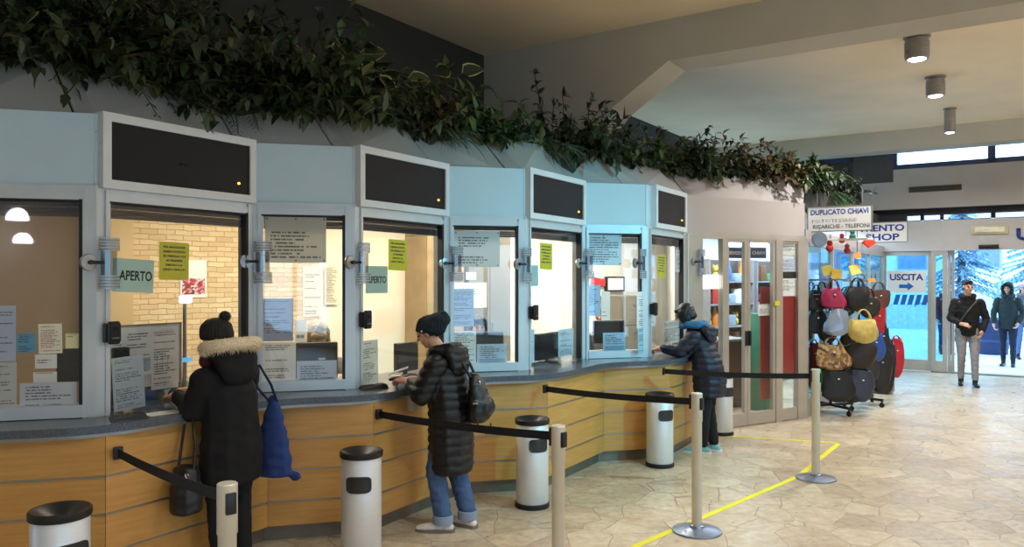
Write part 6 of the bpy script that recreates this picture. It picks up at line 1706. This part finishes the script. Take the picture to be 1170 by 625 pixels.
plan = [  # column, set back, kind, (spread, height), name, label
 (-6,.10,'varieg',(.55,.55),'rubber_plant','large cream edged leaves at the picture corner above the unserved window'),
 (36,.12,'varieg',(.45,.50),'rubber_plant','cream edged broad leaved plant hanging over the first roof joint'),
 (60,.45,'ivy',(.9,1.15),'ivy_plant','dark ivy mass standing behind the cream edged plant at the corner'),
 (102,.18,'ivy',(.7,.65),'ivy_plant','dark ivy trailing over the roof between the first and second joint'),
 (130,.45,'fern',(.9,1.0),'fern','dark fern behind the trailing ivy above the widest display'),
 (156,.14,'olive',(.45,.40),'trailing_plant','olive leaved trailing plant above the middle of the widest display'),
 (190,.20,'ivy',(.7,.62),'ivy_plant','dark ivy above the far half of the widest display'),
 (215,.45,'ivy',(1.0,1.15),'ivy_plant','tall dark ivy at the back over the second roof joint'),
 (226,.14,'fern',(.5,.45),'fern','small fern drooping at the second roof joint'),
 (262,.20,'fern',(.6,.55),'fern','fern just past the second roof joint'),
 (285,.45,'ivy',(.9,1.0),'ivy_plant','tall dark ivy at the back above the blonde clerk window'),
 (156,.42,'ivy',(1.0,1.2),'ivy_plant','tall dark ivy filling the back above the widest display board'),
 (20,.40,'ivy',(.9,1.15),'ivy_plant','tall dark ivy behind the cream edged leaves at the picture corner'),
 (312,.18,'ivy',(.6,.5),'ivy_plant','dark ivy drooping before the third roof joint'),
 (345,.12,'grass',(.25,.40),'spider_plant','spiky grey green tuft hanging over the third roof joint'),
 (372,.22,'ivy',(0.66,0.94),'ivy_plant','dark ivy just past the third roof joint'),
 (400,.22,'bush',(0.55,0.90),'leafy_plant','mid green bushy plant above the second display board'),
 (428,.20,'ivy',(0.55,0.65),'ivy_plant','dark ivy beside the tall cream edged plant'),
 (452,.16,'varieg',(0.44,0.94),'rubber_plant','tall cream edged plant at the fourth roof joint, leaves catching light'),
 (492,.22,'rust',(0.44,0.56),'croton_plant','brownish leaved plant between the cream edged plant and the grass tuft'),
 (512,.14,'grass',(0.39,0.50),'spider_plant','spiky tuft with long arching blades above the dark-haired clerk'),
 (528,.26,'bush',(0.55,0.62),'leafy_plant','mid green plant standing behind the long arching blades'),
 (566,.20,'bush',(0.46,0.50),'leafy_plant','bright leafy plant with upright tip, last before the gap in the planting'),
 (634,.12,'grass',(0.44,0.42),'spider_plant','spiky tuft first after the gap in the planting'),
 (664,.24,'ivy',(0.61,0.80),'ivy_plant','tall dark green plant below the slanted end of the beam'),
 (698,.20,'bush',(0.55,0.52),'leafy_plant','leafy plant above the man clerk window, at the seventh joint'),
 (722,.30,'ivy',(0.61,0.62),'ivy_plant','dark ivy past the seventh joint below the beam'),
 (752,.18,'bush',(0.55,0.46),'leafy_plant','low leafy plant hanging before the smallest display board'),
 (782,.24,'ivy',(0.61,0.72),'ivy_plant','dense dark plant above the corner of the shop fascia'),
 (812,.20,'bush',(0.61,0.55),'leafy_plant','mid green plant with pale tips above the shop fascia start'),
 (842,.12,'fern',(0.44,0.58),'fern','feathery fern spilling far down over the shop fascia'),
 (838,.34,'ivy',(0.55,0.62),'ivy_plant','dark plant with pointed top behind the feathery fern'),
 (872,.20,'rust',(0.61,0.62),'croton_plant','rust tinged plant above the middle of the shop fascia'),
 (900,.22,'olive',(0.61,0.60),'trailing_plant','olive rust plant near the last roof joint'),
]
for k, (px, back, kind, size, name, lab) in enumerate(plan):
    p, n = roof_pt(px, back); plant(kind, p, size, lab, 100+k, n, name)
# a few beyond the corner, along the shop side
for k, (a, kind, size, name, lab) in enumerate(((10.75,'bush',(.6,.50),'leafy_plant','leafy plant at the corner above the DUPLICATO CHIAVI sign'),(11.5,'ivy',(.7,.55),'ivy_plant','dark plant on the shop side above the bag stands'),(12.4,'fern',(.6,.55),'fern','fern on the shop side near the TRENTO SHOP sign'),(13.4,'ivy',(.8,.6),'ivy_plant','last dark plant on the shop side before the entrance beam'))):
    p = hall(a,-2.55-.05*k,ZR-.04); plant(kind, p, size, lab, 300+k, BX*.9+AX*-.2, name)
# ------------------------------------------------------------------ camera, light, world
cam = bpy.data.cameras.new('camera'); co = bpy.data.objects.new('camera', cam); COL.objects.link(co)
co.location = (0,0,CZ); co.rotation_euler = (PI/2,0,0); cam.sensor_width = 36; cam.lens = F/1170*36
cam.shift_y = (HY-312.5)/1170; cam.clip_end = 300
scene.camera = co
w = bpy.data.worlds.new('sky'); scene.world = w; w.use_nodes = True
bg = w.node_tree.nodes['Background']; bg.inputs[0].default_value = (.42,.70,1.0,1); bg.inputs[1].default_value = 3.8
def area(name, loc, size, power, col, rot=(0,0,0), shape='DISK', size_y=None, spread=180):
    l = bpy.data.lights.new(name, 'AREA'); l.shape = shape; l.size = size; l.energy = power; l.color = col; l.spread = R(spread)
    if size_y: l.size_y = size_y
    o = bpy.data.objects.new(name, l); COL.objects.link(o); o.location = loc; o.rotation_euler = rot; return o
finm = pm('lamp_housing', (150,146,140), .4, .3); lampe = emat('lamp_diffuser', (246,242,255), 14)
k = 0
def lamp(a, b, r, h, label, fins, power):
    p = hall(a, b, HC); t = thing('ceiling_lamp', label, 'lamp', p, 0, 'ceiling lamps')
    mb = MB(); mb.lathe([(r*.85,-h),(r,-h),(r,-.05),(r*.7,-.04),(r*.7,-.02),(r*1.15,-.02),(r*1.15,0)], n=28)
    mb.build('housing', finm, t)
    if fins:
        mb = MB()
        for j in range(6): mb.lathe([(r,-h+.03+j*.03),(r*1.07,-h+.032+j*.03),(r*1.07,-h+.042+j*.03),(r,-h+.044+j*.03)], n=28, closed=True)
        mb.build('cooling_fin', finm, t)
    MB().lathe([(0,-h-.012),(r*.6,-h-.01),(r*.84,-h+.004),(r*.84,-h+.01)], n=28).build('diffuser', lampe, t)
    area('lamp_light', (p.x,p.y,HC-h-.03), r*1.5, power, (1.0,.965,.92), spread=150)
LP = 95
lamp(10.0,-1.06,.125,.27,'finned round ceiling lamp just beyond the big beam, largest of the three',True,LP*.6)
lamp(12.16,-1.06,.115,.27,'finned round ceiling lamp in the middle of the row of three',True,LP*.6)
lamp(14.55,-1.06,.085,.40,'slim dark tube ceiling lamp next to the entrance beam',False,LP*.4)
# the hall goes on beside and behind the camera: unseen point lights added to brighten its ceiling
def ceiling_fill(a, b, z, power, r=.12):
    l = bpy.data.lights.new('ceiling_fill_light','POINT'); l.energy = power; l.color = (1.0,.965,.92); l.shadow_soft_size = r
    o = bpy.data.objects.new('ceiling_fill_light', l); COL.objects.link(o); o.location = hall(a,b,z)
def down(a, b, power, cut=118):
    p = hall(a, b, HC-.3); area('hall_downlight', p, .2, power, (1.0,.965,.92), spread=cut)
for a in (5.6,3.2,.8,-1.6,-4.0): down(a, -1.06, 22)
for a in (6.4,2.4,-2): down(a, 3.6, 24, 140)
ceiling_fill(6.4, 4.2, 3.7, 42)
for a in (13.4,10.4): ceiling_fill(a, 3.6, 3.9, LP*.72)
# two hanging dome lamps at the far end behind the camera, seen mirrored in the first window
for px_, py_, dist, lab in ((20,246,10.0,'upper one of two dome lamps hanging at the hall end, mirrored in the unserved window'),(26,273,12.5,'lower one of two dome lamps hanging at the hall end, mirrored in the unserved window')):
    x_, y_, z_, _ = on_bay(0, px_, py_, 0); nn = bay(0)[3]; d_ = Vector((x_,y_,z_-CZ)).normalized(); d_ = d_ - 2*d_.dot(nn)*nn
    q = Vector((x_,y_,z_)) + d_*dist
    t = thing('pendant_lamp', lab, 'lamp', q)
    MB().lathe([(.17,-.08),(.165,-.02),(.13,.06),(.07,.11),(0,.125)],n=24).build('dome', emat('dome_lamp_glass',(240,240,255),16), t)
    MB().cyl((0,0,.12),(0,0,HC-q.z),.012,n=8).build('rod', M['steelg'], t)
# booth and shop tubes
def tube_at(t, off, power, col, L=1.2, wdt=.12):
    p = wl(t, off); area('tube_light', (p.x,p.y,2.64), L, power, col, (0,0,R(42)), 'RECTANGLE', wdt)
for t_, pw in ((-1.2,6),(1.6,46),(3.4,46),(5.2,46),(7.0,46),(8.2,28)):
    tube_at(t_, 1.15, pw*.85, (1.0,.88,.68) if t_ < 5 else (1.0,.96,.87))
for t_, pw in ((9.6,44),(11.3,44),(12.8,38)):
    tube_at(t_, 1.0, pw, (.58,.80,1.0))
# cyan glow thrown from a coloured projector lamp high in the hall
sl = bpy.data.lights.new('cyan_projector','SPOT'); sl.energy = 820; sl.color = (.05,.74,1.0); sl.spot_size = R(46); sl.spot_blend = 1; sl.shadow_soft_size = .12
so = bpy.data.objects.new('cyan_projector', sl); COL.objects.link(so); so.location = hall(5.5,3.2,4.1)
so.rotation_euler = (Vector((.85,7.3,1.3)) - so.location).to_track_quat('-Z','Y').to_euler()
scene.view_settings.view_transform = 'Standard'; scene.view_settings.look = 'None'; scene.view_settings.gamma = 1
scene.view_settings.use_curve_mapping = False
scene.view_settings.exposure = .33
scene.cycles.max_bounces = 8; scene.cycles.transparent_max_bounces = 16; scene.cycles.glossy_bounces = 4
scene.cycles.caustics_reflective = False; scene.cycles.caustics_refractive = False
scene.cycles.sample_clamp_indirect = 4
